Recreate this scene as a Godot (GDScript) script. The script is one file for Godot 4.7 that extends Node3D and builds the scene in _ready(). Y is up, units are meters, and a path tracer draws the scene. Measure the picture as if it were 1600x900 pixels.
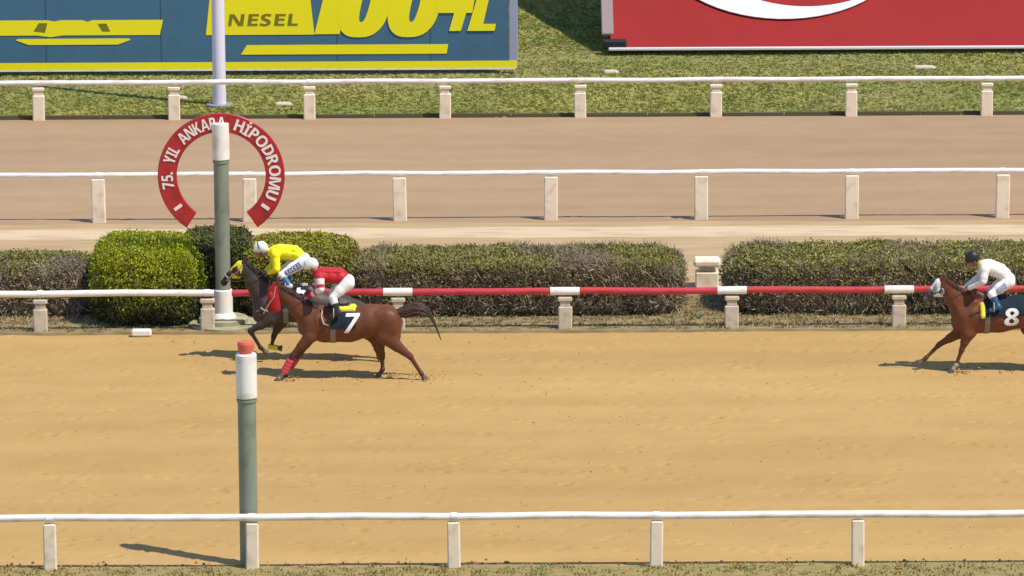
extends Node3D
# A horse race passing the finishing post, seen from high in the stand. x runs along the track, z towards the camera.

var taken := {}
var mats := {}
var rng := RandomNumberGenerator.new()
var fnoise := FastNoiseLite.new()


# ---------------------------------------------------------------- naming
func numbered(called: String) -> String:
	if not taken.has(called):
		taken[called] = 0
		return called
	taken[called] += 1
	return "%s_%03d" % [called, taken[called]]


func tag(o: Node, label := "", category := "", group := "", kind := "") -> Node:
	if label: o.set_meta("label", label)
	if category: o.set_meta("category", category)
	if group: o.set_meta("group", group)
	if kind: o.set_meta("kind", kind)
	return o


func thing(called: String, label: String, category: String, at := Vector3.ZERO, group := "") -> Node3D:
	var o := Node3D.new()
	o.name = numbered(called)
	add_child(o)
	o.position = at
	tag(o, label, category, group)
	return o


func put(called: String, mesh: Mesh, mat: Material, parent: Node, at := Vector3.ZERO) -> MeshInstance3D:
	var o := MeshInstance3D.new()
	o.name = numbered(called) if parent == self else called
	o.mesh = mesh
	o.material_override = mat
	if mesh is ArrayMesh or mesh is PrimitiveMesh:
		for k in mesh.get_surface_count():
			o.set_surface_override_material(k, mat)
	o.material_override = null
	o.position = at
	parent.add_child(o, true)
	return o


# ---------------------------------------------------------------- materials
func lin(r: float, g: float, b: float) -> Color:
	return Color(r, g, b).linear_to_srgb()


func mat(called: String, c: Color, rough := 0.8, spec := 0.5) -> StandardMaterial3D:
	if mats.has(called):
		return mats[called]
	var m := StandardMaterial3D.new()
	m.resource_name = called
	m.albedo_color = c
	m.roughness = rough
	m.metallic_specular = spec
	mats[called] = m
	return m


func vmat(called: String, rough := 0.8, spec := 0.5) -> StandardMaterial3D:
	var m := mat(called, Color.WHITE, rough, spec)
	m.vertex_color_use_as_albedo = true
	return m


# vertex coloured cloth or hide with soft creases in its surface
func creased(called: String, rough: float, spec: float, scale: float, deep: float) -> StandardMaterial3D:
	var m := vmat(called, rough, spec)
	if m.normal_texture == null:
		m.normal_enabled = true
		m.normal_texture = noise_tex(0.018, 4, Color.BLACK, Color.WHITE, called.hash() % 500, 256, true, 7.0)
		m.normal_scale = deep
		m.uv1_triplanar = true
		m.uv1_scale = Vector3.ONE * scale
	return m


func noise_tex(freq: float, octaves: int, lo: Color, hi: Color, sd: int, size := 512, as_normal := false, bump := 4.0) -> NoiseTexture2D:
	var n := FastNoiseLite.new()
	n.noise_type = FastNoiseLite.TYPE_SIMPLEX_SMOOTH
	n.frequency = freq
	n.fractal_octaves = octaves
	n.seed = sd
	var t := NoiseTexture2D.new()
	t.width = size
	t.height = size
	t.seamless = true
	t.noise = n
	if as_normal:
		t.as_normal_map = true
		t.bump_strength = bump
	else:
		var g := Gradient.new()
		g.set_color(0, lo)
		g.set_color(1, hi)
		t.color_ramp = g
	return t


# painted, weathered surfaces: a base colour broken by faint grime
func weathered(called: String, c: Color, dirt: Color, scale := Vector3(1.5, 1.5, 1.5), rough := 0.6) -> StandardMaterial3D:
	var m := mat(called, Color.WHITE, rough)
	if m.albedo_texture == null:
		m.albedo_texture = noise_tex(0.012, 5, dirt, c, called.hash() % 1000, 256)
		var ramp: Gradient = m.albedo_texture.color_ramp
		ramp.set_offset(0, 0.12)
		ramp.set_offset(1, 0.5)
		m.uv1_triplanar = true
		m.uv1_world_triplanar = true
		m.uv1_scale = scale
	return m


# ---------------------------------------------------------------- shapes
func rounded_box(size: Vector3, bevel := 0.01) -> ArrayMesh:
	# chamfered box standing on y = 0
	var st := SurfaceTool.new()
	st.begin(Mesh.PRIMITIVE_TRIANGLES)
	box_into(st, Vector3(0, size.y / 2, 0), size, bevel)
	return st.commit()


func box_into(st: SurfaceTool, at: Vector3, size: Vector3, bevel := 0.008, basis := Basis()) -> void:
	var h := size / 2.0
	var b: float = minf(bevel, minf(h.x, minf(h.y, h.z)) * 0.9)
	var faces := []
	for ax in 3:
		for s in [-1.0, 1.0]:
			var u := (ax + 1) % 3
			var w := (ax + 2) % 3
			var q := []
			for c in [[-1, -1], [1, -1], [1, 1], [-1, 1]]:
				var p := Vector3.ZERO
				p[ax] = h[ax] * s
				p[u] = (h[u] - b) * c[0]
				p[w] = (h[w] - b) * c[1]
				q.append(p)
			var nn := Vector3.ZERO
			nn[ax] = s
			faces.append([q, nn])
	for ax in 3:      # edge chamfers
		var u := (ax + 1) % 3
		var w := (ax + 2) % 3
		for su in [-1.0, 1.0]:
			for sw in [-1.0, 1.0]:
				var q := []
				for c in [[-1, 0], [1, 0], [1, 1], [-1, 1]]:
					var p := Vector3.ZERO
					p[ax] = (h[ax] - b) * c[0]
					p[u] = (h[u] if c[1] == 0 else h[u] - b) * su
					p[w] = (h[w] - b if c[1] == 0 else h[w]) * sw
					q.append(p)
				var nn := Vector3.ZERO
				nn[u] = su
				nn[w] = sw
				faces.append([q, nn.normalized()])
	for f in faces:
		quad_into(st, at + basis * f[0][0], at + basis * f[0][1], at + basis * f[0][2], at + basis * f[0][3], basis * f[1])
	for sx in [-1.0, 1.0]:
		for sy in [-1.0, 1.0]:
			for sz in [-1.0, 1.0]:
				var s := Vector3(sx, sy, sz)
				var p := [Vector3(h.x, h.y - b, h.z - b) * s, Vector3(h.x - b, h.y, h.z - b) * s, Vector3(h.x - b, h.y - b, h.z) * s]
				tri_into(st, at + basis * p[0], at + basis * p[1], at + basis * p[2], basis * s.normalized())


func tri_into(st: SurfaceTool, a: Vector3, b: Vector3, c: Vector3, n: Vector3) -> void:
	if (b - a).cross(c - a).dot(n) > 0.0:
		var t := b
		b = c
		c = t
	for p in [a, b, c]:
		st.set_normal(n)
		st.add_vertex(p)


func quad_into(st: SurfaceTool, a: Vector3, b: Vector3, c: Vector3, d: Vector3, n: Vector3) -> void:
	tri_into(st, a, b, c, n)
	tri_into(st, a, c, d, n)


# a turned shape: profile of (radius, y), around the y axis
func lathe(profile: Array, sides := 24, basis := Basis(), at := Vector3.ZERO) -> ArrayMesh:
	var st := SurfaceTool.new()
	st.begin(Mesh.PRIMITIVE_TRIANGLES)
	lathe_into(st, profile, sides, basis, at)
	return st.commit()


func lathe_into(st: SurfaceTool, profile: Array, sides := 24, basis := Basis(), at := Vector3.ZERO) -> void:
	for i in profile.size() - 1:
		var p: Vector2 = profile[i]
		var q: Vector2 = profile[i + 1]
		var d := (q - p).normalized()
		for k in sides:
			var a0 := TAU * k / sides
			var a1 := TAU * (k + 1) / sides
			var e0 := Vector3(cos(a0), 0, sin(a0))
			var e1 := Vector3(cos(a1), 0, sin(a1))
			var n0 := e0 * d.y + Vector3(0, -d.x, 0)
			var n1 := e1 * d.y + Vector3(0, -d.x, 0)
			var v := [e0 * p.x + Vector3(0, p.y, 0), e1 * p.x + Vector3(0, p.y, 0), e1 * q.x + Vector3(0, q.y, 0), e0 * q.x + Vector3(0, q.y, 0)]
			var ns := [n0, n1, n1, n0]
			for t in [[0, 1, 2], [0, 2, 3]]:
				var tri: Array = t.duplicate()
				if (v[t[1]] - v[t[0]]).cross(v[t[2]] - v[t[0]]).dot(n0 + n1) > 0.0:
					tri = [t[0], t[2], t[1]]
				for x in tri:
					st.set_normal((basis * ns[x]).normalized())
					st.add_vertex(at + basis * v[x])


# a round bar through points, with a radius at each
func tube_into(st: SurfaceTool, pts: Array, radii: Array, sides := 8, flat := 1.0) -> void:
	var rings := []
	var up := Vector3(0.13, 0.2, 1.0)
	for i in pts.size():
		var d: Vector3 = (pts[mini(i + 1, pts.size() - 1)] - pts[maxi(i - 1, 0)]).normalized()
		var s := d.cross(up)
		if s.length() < 0.05:
			s = d.cross(Vector3(1, 0.3, 0))
		s = s.normalized()
		var t := s.cross(d).normalized()
		var ring := []
		for k in sides:
			var a := TAU * k / sides
			var n := s * cos(a) + t * sin(a)
			ring.append([pts[i] + (s * cos(a) + t * sin(a) * flat) * radii[i], n])
		rings.append(ring)
	for i in pts.size() - 1:
		for k in sides:
			var v := [rings[i][k], rings[i][(k + 1) % sides], rings[i + 1][(k + 1) % sides], rings[i + 1][k]]
			var nn: Vector3 = v[0][1] + v[1][1]
			for t in [[0, 1, 2], [0, 2, 3]]:
				var tri: Array = t.duplicate()
				if (v[t[1]][0] - v[t[0]][0]).cross(v[t[2]][0] - v[t[0]][0]).dot(nn) > 0.0:
					tri = [t[0], t[2], t[1]]
				for x in tri:
					st.set_normal(v[x][1])
					st.add_vertex(v[x][0])
	for e in [0, pts.size() - 1]:
		var d: Vector3 = (pts[0] - pts[1]).normalized() if e == 0 else (pts[e] - pts[e - 1]).normalized()
		for k in range(1, sides - 1):
			tri_into(st, rings[e][0][0], rings[e][k][0], rings[e][k + 1][0], d)


func tube(pts: Array, r: float, sides := 8, flat := 1.0) -> ArrayMesh:
	var st := SurfaceTool.new()
	st.begin(Mesh.PRIMITIVE_TRIANGLES)
	var rr := []
	for p in pts:
		rr.append(r)
	tube_into(st, pts, rr, sides, flat)
	return st.commit()


# a flat outline with thickness, its face towards +z
func slab(outline: PackedVector2Array, thick: float) -> ArrayMesh:
	var st := SurfaceTool.new()
	st.begin(Mesh.PRIMITIVE_TRIANGLES)
	var idx := Geometry2D.triangulate_polygon(outline)
	for i in range(0, idx.size(), 3):
		for z in [thick / 2, -thick / 2]:
			tri_into(st, Vector3(outline[idx[i]].x, outline[idx[i]].y, z), Vector3(outline[idx[i + 1]].x, outline[idx[i + 1]].y, z), Vector3(outline[idx[i + 2]].x, outline[idx[i + 2]].y, z), Vector3(0, 0, signf(z)))
	var turn := 1.0 if Geometry2D.is_polygon_clockwise(outline) else -1.0
	for i in outline.size():
		var p := outline[i]
		var q := outline[(i + 1) % outline.size()]
		var n := Vector3(-(q - p).y, (q - p).x, 0).normalized() * turn
		quad_into(st, Vector3(p.x, p.y, thick / 2), Vector3(q.x, q.y, thick / 2), Vector3(q.x, q.y, -thick / 2), Vector3(p.x, p.y, -thick / 2), n)
	return st.commit()


func lettering(text: String, height: float, depth := 0.006, slant := 0.0, stretch := 1.0, weight := 0.0) -> ArrayMesh:
	# letters with caps of the given height, centred, faces towards +z
	var f := SystemFont.new()
	f.font_names = PackedStringArray(["Droid Sans"])
	f.font_weight = 700
	var tm := TextMesh.new()
	tm.font = f
	tm.text = text
	tm.font_size = 64
	tm.pixel_size = height / 46.0
	tm.depth = depth
	tm.curve_step = 2.0
	var arr := tm.get_mesh_arrays()
	var vs: PackedVector3Array = arr[Mesh.ARRAY_VERTEX]
	var lo := Vector3(1e9, 1e9, 1e9)
	var hi := -lo
	for p in vs:
		lo = lo.min(p)
		hi = hi.max(p)
	var mid := (lo + hi) / 2.0
	for i in vs.size():
		var p := vs[i] - mid
		vs[i] = Vector3((p.x + p.y * slant) * stretch, p.y, p.z)
	arr[Mesh.ARRAY_VERTEX] = vs
	var am := ArrayMesh.new()
	am.add_surface_from_arrays(Mesh.PRIMITIVE_TRIANGLES, arr)
	return am


# ---------------------------------------------------------------- bodies: joined tapered bones, meshed as one skin
class FleshMesh:
	var verts := PackedVector3Array()
	var norms := PackedVector3Array()
	var cols := PackedColorArray()
	var index := PackedInt32Array()

	func mesh() -> ArrayMesh:
		var a := []
		a.resize(Mesh.ARRAY_MAX)
		a[Mesh.ARRAY_VERTEX] = verts
		a[Mesh.ARRAY_NORMAL] = norms
		a[Mesh.ARRAY_COLOR] = cols
		a[Mesh.ARRAY_INDEX] = index
		var m := ArrayMesh.new()
		m.add_surface_from_arrays(Mesh.PRIMITIVE_TRIANGLES, a)
		return m


class Field:
	var cell := 0.02
	var o := Vector3.ZERO
	var n := Vector3i.ZERO
	var v := PackedFloat32Array()
	var near := PackedInt32Array()
	var bones := []

	# bone: [a, b, radius a, radius b, width across / height, colour, blend]
	func _init(list: Array, size: float, grow := 0.0) -> void:
		bones = list
		cell = size
		var lo := Vector3(1e9, 1e9, 1e9)
		var hi := -lo
		for b in bones:
			var r: float = maxf(b[2], b[3]) + grow
			var pad := Vector3(r, r, r * maxf(1.0, b[4])) + Vector3.ONE * (cell * 4.0)
			lo = lo.min(b[0] - pad).min(b[1] - pad)
			hi = hi.max(b[0] + pad).max(b[1] + pad)
		o = lo
		n = Vector3i(((hi - lo) / cell).ceil()) + Vector3i.ONE
		v.resize(n.x * n.y * n.z)
		v.fill(1000.0)
		near.resize(v.size())
		var best := PackedFloat32Array()
		best.resize(v.size())
		best.fill(1000.0)
		for bi in bones.size():
			var b: Array = bones[bi]
			var a: Vector3 = b[0]
			var ba: Vector3 = b[1] - a
			var ra: float = b[2] + grow
			var dr: float = b[3] + grow - ra
			var kz: float = b[4]
			var k: float = b[6]
			var inv: float = 1.0 / maxf(ba.length_squared(), 1e-9)
			var m: float = k + cell * 2.5
			var r: float = maxf(ra, ra + dr)
			var pad := Vector3(r + m, r + m, (r + m) * maxf(1.0, kz))
			var i0 := Vector3i(((a.min(b[1]) - pad - o) / cell).floor()).clamp(Vector3i.ZERO, n - Vector3i.ONE)
			var i1 := Vector3i(((a.max(b[1]) + pad - o) / cell).ceil()).clamp(Vector3i.ZERO, n - Vector3i.ONE)
			for x in range(i0.x, i1.x + 1):
				for y in range(i0.y, i1.y + 1):
					var at: int = (x * n.y + y) * n.z
					var p := o + Vector3(x, y, i0.z) * cell - a
					for z in range(i0.z, i1.z + 1):
						var t: float = clampf(p.dot(ba) * inv, 0.0, 1.0)
						var q := p - ba * t
						q.z /= kz
						var d: float = q.length() - ra - dr * t
						p.z += cell
						if d < m:
							var i := at + z
							var old := v[i]
							if old > 100.0:
								v[i] = d
							else:
								var h: float = maxf(k - absf(old - d), 0.0) / k
								v[i] = minf(old, d) - h * h * k * 0.25
							if d < best[i]:
								best[i] = d
								near[i] = bi

	func value(p: Vector3) -> float:
		var g := (p - o) / cell
		var i := Vector3i(g.floor())
		if i.x < 0 or i.y < 0 or i.z < 0 or i.x >= n.x - 1 or i.y >= n.y - 1 or i.z >= n.z - 1:
			return 1000.0
		var f := g - Vector3(i)
		var at: int = (i.x * n.y + i.y) * n.z + i.z
		var sx := n.y * n.z
		var sy := n.z
		var c0 := lerpf(lerpf(v[at], v[at + 1], f.z), lerpf(v[at + sy], v[at + sy + 1], f.z), f.y)
		var c1 := lerpf(lerpf(v[at + sx], v[at + sx + 1], f.z), lerpf(v[at + sx + sy], v[at + sx + sy + 1], f.z), f.y)
		return lerpf(c0, c1, f.x)

	# first point of the surface met from outside (negative step) or left from inside
	func cross(from: Vector3, dir: Vector3, outward: bool, far := 1.2) -> Vector3:
		var t := 0.0
		while t < far:
			var inside := value(from + dir * t) < 0.0
			if inside != outward:
				break
			t += 0.006
		return from + dir * t

	func into(s: FleshMesh, shade: FastNoiseLite = null, amount := 0.12) -> void:
		var ids := PackedInt32Array()
		ids.resize(v.size())
		ids.fill(-1)
		var sx := n.y * n.z
		var sy := n.z
		var off := [0, 1, sy, sy + 1, sx, sx + 1, sx + sy, sx + sy + 1]
		var edges := [[0, 1], [2, 3], [4, 5], [6, 7], [0, 2], [1, 3], [4, 6], [5, 7], [0, 4], [1, 5], [2, 6], [3, 7]]
		var corner := []
		for k in 8:
			corner.append(Vector3(k >> 2, (k >> 1) & 1, k & 1))
		for x in n.x - 1:
			for y in n.y - 1:
				var row: int = (x * n.y + y) * n.z
				for z in n.z - 1:
					var at := row + z
					var v0 := v[at]
					if v0 > 100.0:
						continue
					var pos := v0 > 0.0
					if (v[at + 1] > 0.0) == pos and (v[at + sy] > 0.0) == pos and (v[at + sy + 1] > 0.0) == pos and (v[at + sx] > 0.0) == pos and (v[at + sx + 1] > 0.0) == pos and (v[at + sx + sy] > 0.0) == pos and (v[at + sx + sy + 1] > 0.0) == pos:
						continue
					var sum := Vector3.ZERO
					var count := 0
					for e in edges:
						var a: float = v[at + off[e[0]]]
						var b: float = v[at + off[e[1]]]
						if (a > 0.0) != (b > 0.0):
							sum += corner[e[0]].lerp(corner[e[1]], a / (a - b))
							count += 1
					var grad := Vector3.ZERO
					var c := Color(0, 0, 0)
					for k in 8:
						grad += (corner[k] * 2.0 - Vector3.ONE) * clampf(v[at + off[k]], -9.0, 9.0)
						c += bones[near[at + off[k]]][5] * 0.125
					var p := o + (Vector3(x, y, z) + sum / count) * cell
					if shade:
						c = c * (1.0 + amount * shade.get_noise_3dv(p * 100.0))
					c.a = 1.0
					ids[at] = s.verts.size()
					s.verts.append(p)
					s.norms.append(grad.normalized())
					s.cols.append(c)
		for x in range(1, n.x - 1):
			for y in range(1, n.y - 1):
				var row: int = (x * n.y + y) * n.z
				for z in range(1, n.z - 1):
					var at := row + z
					if ids[at] < 0:
						continue
					var inside := v[at] < 0.0
					if (v[at + sx] < 0.0) != inside:
						quad(s, ids[at - sy - 1], ids[at - 1], ids[at], ids[at - sy], not inside)
					if (v[at + sy] < 0.0) != inside:
						quad(s, ids[at - sx - 1], ids[at - sx], ids[at], ids[at - 1], not inside)
					if (v[at + 1] < 0.0) != inside:
						quad(s, ids[at - sx - sy], ids[at - sy], ids[at], ids[at - sx], not inside)

	func quad(s: FleshMesh, a: int, b: int, c: int, d: int, flip: bool) -> void:
		if a < 0 or b < 0 or c < 0 or d < 0:
			return
		if flip:
			s.index.append_array(PackedInt32Array([a, b, c, a, c, d]))
		else:
			s.index.append_array(PackedInt32Array([a, c, b, a, d, c]))


func skin_of(bones: Array, cell: float, grow := 0.0, shade: FastNoiseLite = null, amount := 0.12) -> ArrayMesh:
	var s := FleshMesh.new()
	Field.new(bones, cell, grow).into(s, shade, amount)
	return s.mesh()


func split_tris(m: ArrayMesh, times: int) -> PackedVector3Array:
	var a := m.surface_get_arrays(0)
	var vs: PackedVector3Array = a[Mesh.ARRAY_VERTEX]
	var t := PackedVector3Array()
	if a[Mesh.ARRAY_INDEX] != null:
		for i in a[Mesh.ARRAY_INDEX]:
			t.append(vs[i])
	else:
		t = vs
	for k in times:
		var u := PackedVector3Array()
		for i in range(0, t.size(), 3):
			var ab := (t[i] + t[i + 1]) / 2.0
			var bc := (t[i + 1] + t[i + 2]) / 2.0
			var ca := (t[i + 2] + t[i]) / 2.0
			u.append_array(PackedVector3Array([t[i], ab, ca, ab, t[i + 1], bc, ca, bc, t[i + 2], ab, bc, ca]))
		t = u
	return t


# lays a flat shape (facing +z) on the near side of a body, following its curve
func laid_on(f: Field, m: ArrayMesh, at: Vector3, lift: float, times := 2) -> ArrayMesh:
	var st := SurfaceTool.new()
	st.begin(Mesh.PRIMITIVE_TRIANGLES)
	var cache := {}
	for p in split_tris(m, times):
		var key := Vector2(snappedf(p.x, 0.0005), snappedf(p.y, 0.0005))
		if not cache.has(key):
			var hit := f.cross(Vector3(at.x + p.x, at.y + p.y, 0.55), Vector3(0, 0, -1), false, 0.6)
			var e := 0.012
			var g := Vector3(f.value(hit + Vector3(e, 0, 0)) - f.value(hit - Vector3(e, 0, 0)), f.value(hit + Vector3(0, e, 0)) - f.value(hit - Vector3(0, e, 0)), f.value(hit + Vector3(0, 0, e)) - f.value(hit - Vector3(0, 0, e))).normalized()
			cache[key] = hit.z + lift / clampf(g.z, 0.4, 1.0)
		st.add_vertex(Vector3(at.x + p.x, at.y + p.y, cache[key] + p.z))
	st.generate_normals()
	return st.commit()


# ---------------------------------------------------------------- horses
func make_horse(at: Vector3, j: Dictionary, look: Dictionary, label: String) -> Node3D:
	var t := thing("racehorse", label, "horse", at, "racehorses galloping to the left")
	var coat: Color = look.coat
	var dark: Color = look.dark
	var leg: Color = look.leg
	var bones := []
	var B := func(a: Vector3, b: Vector3, ra: float, rb: float, kz := 1.0, c := coat, k := 0.05):
		bones.append([a, b, ra, rb, kz, c, k])
	var light: Color = coat * 1.12
	B.call(j.girth, j.mid, 0.30, 0.295, 0.84)
	B.call(j.mid, j.loin, 0.295, 0.265, 0.88)
	B.call(j.loin, j.croup, 0.262, 0.24, 0.96, light)
	B.call(j.croup, j.buttock, 0.24, 0.18, 0.95, light)
	B.call(j.loin + Vector3(-0.1, 0.17, 0), j.t0 + Vector3(-0.12, 0.0, 0), 0.10, 0.09, 1.1, coat, 0.08)
	B.call(j.withers, j.mid + Vector3(0, 0.2, 0), 0.09, 0.09, 0.8, coat, 0.08)
	B.call(j.shoulder, j.girth, 0.22, 0.26, 0.85)
	B.call(j.chest, j.shoulder, 0.15, 0.2, 0.95)
	B.call(j.neckbase, j.neckmid, 0.2, 0.155, 0.6, coat, 0.07)
	B.call(j.withers, j.neckmid + Vector3(0.02, 0.07, 0), 0.09, 0.06, 0.6, coat, 0.08)
	B.call(j.chest + Vector3(0.02, 0.1, 0), j.neckmid, 0.15, 0.12, 0.7, coat, 0.06)
	B.call(j.neckmid, j.necktop, 0.152, 0.115, 0.58, coat, 0.06)
	B.call(j.necktop, j.poll, 0.112, 0.08, 0.62, coat, 0.05)
	for s in [-1.0, 1.0]:      # muscle: shoulder blade, forearm top, haunch, ribs
		B.call(j.withers + Vector3(0.0, -0.12, s * 0.145), j.chest + Vector3(0.05, 0.0, s * 0.15), 0.07, 0.085, 0.6, coat * 1.05, 0.035)
		B.call(j.shoulder + Vector3(0.1, 0.12, s * 0.19), j.shoulder + Vector3(0.15, -0.08, s * 0.19), 0.085, 0.07, 0.55, coat, 0.03)
		B.call(j.croup + Vector3(-0.1, 0.08, s * 0.17), j.croup + Vector3(0.1, -0.1, s * 0.19), 0.1, 0.11, 0.6, light, 0.06)
		B.call(j.buttock + Vector3(0.03, 0.06, s * 0.07), j.buttock + Vector3(0.05, -0.2, s * 0.12), 0.1, 0.09, 0.7, light, 0.035)
		B.call(j.neckbase + Vector3(-0.02, -0.07, s * 0.1), j.neckmid + Vector3(-0.02, -0.05, s * 0.075), 0.055, 0.045, 0.6, coat, 0.03)
	# head
	var fwd: Vector3 = (j.muzzle - j.forehead).normalized()
	var brow := Vector3(fwd.y, -fwd.x, 0)      # out of the face
	if brow.x > 0.0: brow = -brow
	var face: Color = look.get("face", coat)
	B.call(j.poll, j.cheek, 0.075, 0.088, 0.62, coat, 0.04)
	B.call(j.forehead, j.nose, 0.07, 0.05, 0.62, face, 0.03)
	B.call(j.cheek, j.nose - brow * 0.02, 0.085, 0.052, 0.6, coat, 0.04)
	B.call(j.nose, j.muzzle, 0.053, 0.047, 0.8, dark, 0.03)
	B.call(j.muzzle, j.muzzle + fwd * 0.025 - brow * 0.02, 0.045, 0.036, 0.9, dark, 0.02)
	B.call(j.muzzle - fwd * 0.03 - brow * 0.045, j.muzzle + fwd * 0.012 - brow * 0.05, 0.026, 0.024, 0.9, dark, 0.02)
	for s in [-1.0, 1.0]:
		B.call(j.forehead + fwd * 0.06 + brow * 0.02 + Vector3(0, 0, s * 0.045), j.forehead + fwd * 0.1 + brow * 0.01 + Vector3(0, 0, s * 0.042), 0.022, 0.018, 1.0, coat, 0.02)
		B.call(j.cheek + Vector3(0, 0, s * 0.03), j.cheek - brow * 0.02 + Vector3(0, 0, s * 0.03), 0.06, 0.055, 0.6, coat, 0.03)
		B.call(j.muzzle + brow * 0.02 + Vector3(0, 0, s * 0.03), j.muzzle + brow * 0.012 - fwd * 0.02 + Vector3(0, 0, s * 0.03), 0.018, 0.014, 1.0, dark, 0.015)
		var eb: Vector3 = j.poll + Vector3(-0.01, 0.05, s * 0.045)
		B.call(eb, eb + Vector3(0.035, 0.07, s * 0.012), 0.028, 0.024, 0.8, coat, 0.02)
		B.call(eb + Vector3(0.035, 0.07, s * 0.012), eb + Vector3(0.075, 0.125, s * 0.012), 0.023, 0.006, 0.8, dark, 0.015)
	# legs
	for side in ["n", "f"]:
		var s := 1.0 if side == "n" else -1.0
		var el: Vector3 = j["f%s_elbow" % side]
		var kn: Vector3 = j["f%s_knee" % side]
		var fe: Vector3 = j["f%s_fet" % side]
		var ho: Vector3 = j["f%s_hoof" % side]
		var sock: Color = look.get("f%s_sock" % side, leg)
		B.call(j.shoulder + Vector3(-0.02, 0.05, s * 0.12), el, 0.15, 0.1, 0.7, coat, 0.07)
		B.call(j.shoulder + Vector3(0.12, 0.12, s * 0.13), el + Vector3(0.06, 0.03, 0), 0.12, 0.09, 0.6, coat, 0.07)
		B.call(el, el.lerp(kn, 0.5), 0.105, 0.078, 0.8, coat, 0.05)
		B.call(el.lerp(kn, 0.5), kn, 0.07, 0.046, 0.85, coat.lerp(leg, 0.5), 0.02)
		B.call(kn, kn.lerp(fe, 0.12), 0.047, 0.044, 0.95, leg, 0.02)
		B.call(kn, fe, 0.037, 0.031, 0.9, leg, 0.02)
		B.call(fe, fe, 0.04, 0.04, 1.0, sock, 0.02)
		B.call(fe, ho, 0.033, 0.037, 1.0, sock, 0.02)
		var hip: Vector3 = j["h%s_hip" % side]
		var sf: Vector3 = j["h%s_stifle" % side]
		var hk: Vector3 = j["h%s_hock" % side]
		var hf: Vector3 = j["h%s_fet" % side]
		var hh: Vector3 = j["h%s_hoof" % side]
		var hs: Color = look.get("h%s_sock" % side, leg)
		B.call(hip, sf, 0.2, 0.14, 0.62, coat, 0.08)
		B.call(j.buttock + Vector3(0.02, -0.04, s * 0.11), sf.lerp(hk, 0.35) + Vector3(0.01, 0.02, 0), 0.13, 0.075, 0.7, light, 0.07)
		B.call(sf, sf.lerp(hk, 0.5), 0.14, 0.095, 0.6, coat, 0.05)
		B.call(sf.lerp(hk, 0.5), hk, 0.095, 0.054, 0.75, coat.lerp(leg, 0.4), 0.03)
		B.call(hk + (hk - hf).normalized() * 0.05 + Vector3(0.02, 0, 0), hk, 0.03, 0.046, 0.9, leg, 0.03)
		B.call(hk, hf, 0.042, 0.033, 0.9, leg, 0.02)
		B.call(hf, hf, 0.042, 0.042, 1.0, hs, 0.02)
		B.call(hf, hh, 0.034, 0.039, 1.0, hs, 0.02)
	var f := Field.new(bones, 0.016)
	var skin := FleshMesh.new()
	f.into(skin, fnoise, 0.16)
	put("body", skin.mesh(), creased("horse coat", 0.5, 0.4, 2.2, 0.3), t)
	# hooves
	var hoof := lathe([Vector2(0.001, 0.075), Vector2(0.036, 0.075), Vector2(0.043, 0.06), Vector2(0.056, 0.005), Vector2(0.054, 0.0), Vector2(0.001, 0.0)], 16)
	for q in ["fn", "ff", "hn", "hf"]:
		var a: Vector3 = j[q + "_fet"]
		var b: Vector3 = j[q + "_hoof"]
		var ax := (a - b).normalized()
		var zz := Vector3(0, 0, 1)
		var h := put("hoof", hoof, mat("hoof horn", lin(0.10, 0.08, 0.06), 0.6), t)
		h.transform = Transform3D(Basis(ax.cross(zz).normalized(), ax, zz).orthonormalized(), b - ax * 0.035)
	# eyes
	var eye := SphereMesh.new()
	eye.radius = 0.021
	eye.height = 0.042
	eye.radial_segments = 12
	eye.rings = 6
	for s in [-1.0, 1.0]:
		put("eye", eye, mat("dark eye", lin(0.012, 0.009, 0.008), 0.12), t, j.forehead + fwd * 0.075 + brow * 0.02 + Vector3(0, 0, s * 0.058))
	# mane: locks hanging from the crest
	rng.seed = label.hash()
	var st := SurfaceTool.new()
	st.begin(Mesh.PRIMITIVE_TRIANGLES)
	var crest := [j.poll + Vector3(0.01, 0.07, 0)]
	for p in [[j.necktop, 0.112], [j.neckmid, 0.15], [(j.neckmid + j.withers) * 0.5, 0.13]]:
		crest.append(f.cross(p[0], Vector3(0.45, 0.9, 0).normalized(), true, 0.5) - Vector3(0.004, 0.01, 0))
	crest.append(j.withers + Vector3(0, 0.08, 0))
	var curve := Curve3D.new()
	for p in crest:
		curve.add_point(p)
	for k in 240:
		var p := curve.sample_baked(curve.get_baked_length() * (k + rng.randf()) / 130.0)
		var s := 1.0 if rng.randf() < 0.72 else -1.0
		var len := rng.randf_range(0.07, 0.15)
		var back := rng.randf_range(0.2, 0.9)
		var pts := [p + Vector3(0, -0.01, 0), p + Vector3(len * 0.3 * back, 0.012, s * 0.03), p + Vector3(len * 0.75 * back, -len * 0.35, s * 0.06), p + Vector3(len * 1.2 * back, -len * 0.8, s * 0.075 + rng.randf_range(-0.01, 0.01))]
		tube_into(st, pts, [0.006, 0.008, 0.007, 0.002], 4, 0.6)
	put("mane", st.commit(), mat("mane hair " + look.kind, (look.mane as Color).linear_to_srgb(), 0.55), t)
	# tail: long locks along its arch
	var ts := SurfaceTool.new()
	ts.begin(Mesh.PRIMITIVE_TRIANGLES)
	var tp := [j.t0 - Vector3(0.06, 0.0, 0), j.t0, j.t1, j.t2, j.t3, j.t4, j.t5, j.t6]
	var wid := [0.035, 0.055, 0.095, 0.11, 0.088, 0.052, 0.032, 0.014]
	tube_into(ts, [tp[0], tp[1], tp[2], tp[3], tp[4]], [0.035, 0.045, 0.05, 0.045, 0.03], 8)
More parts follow.
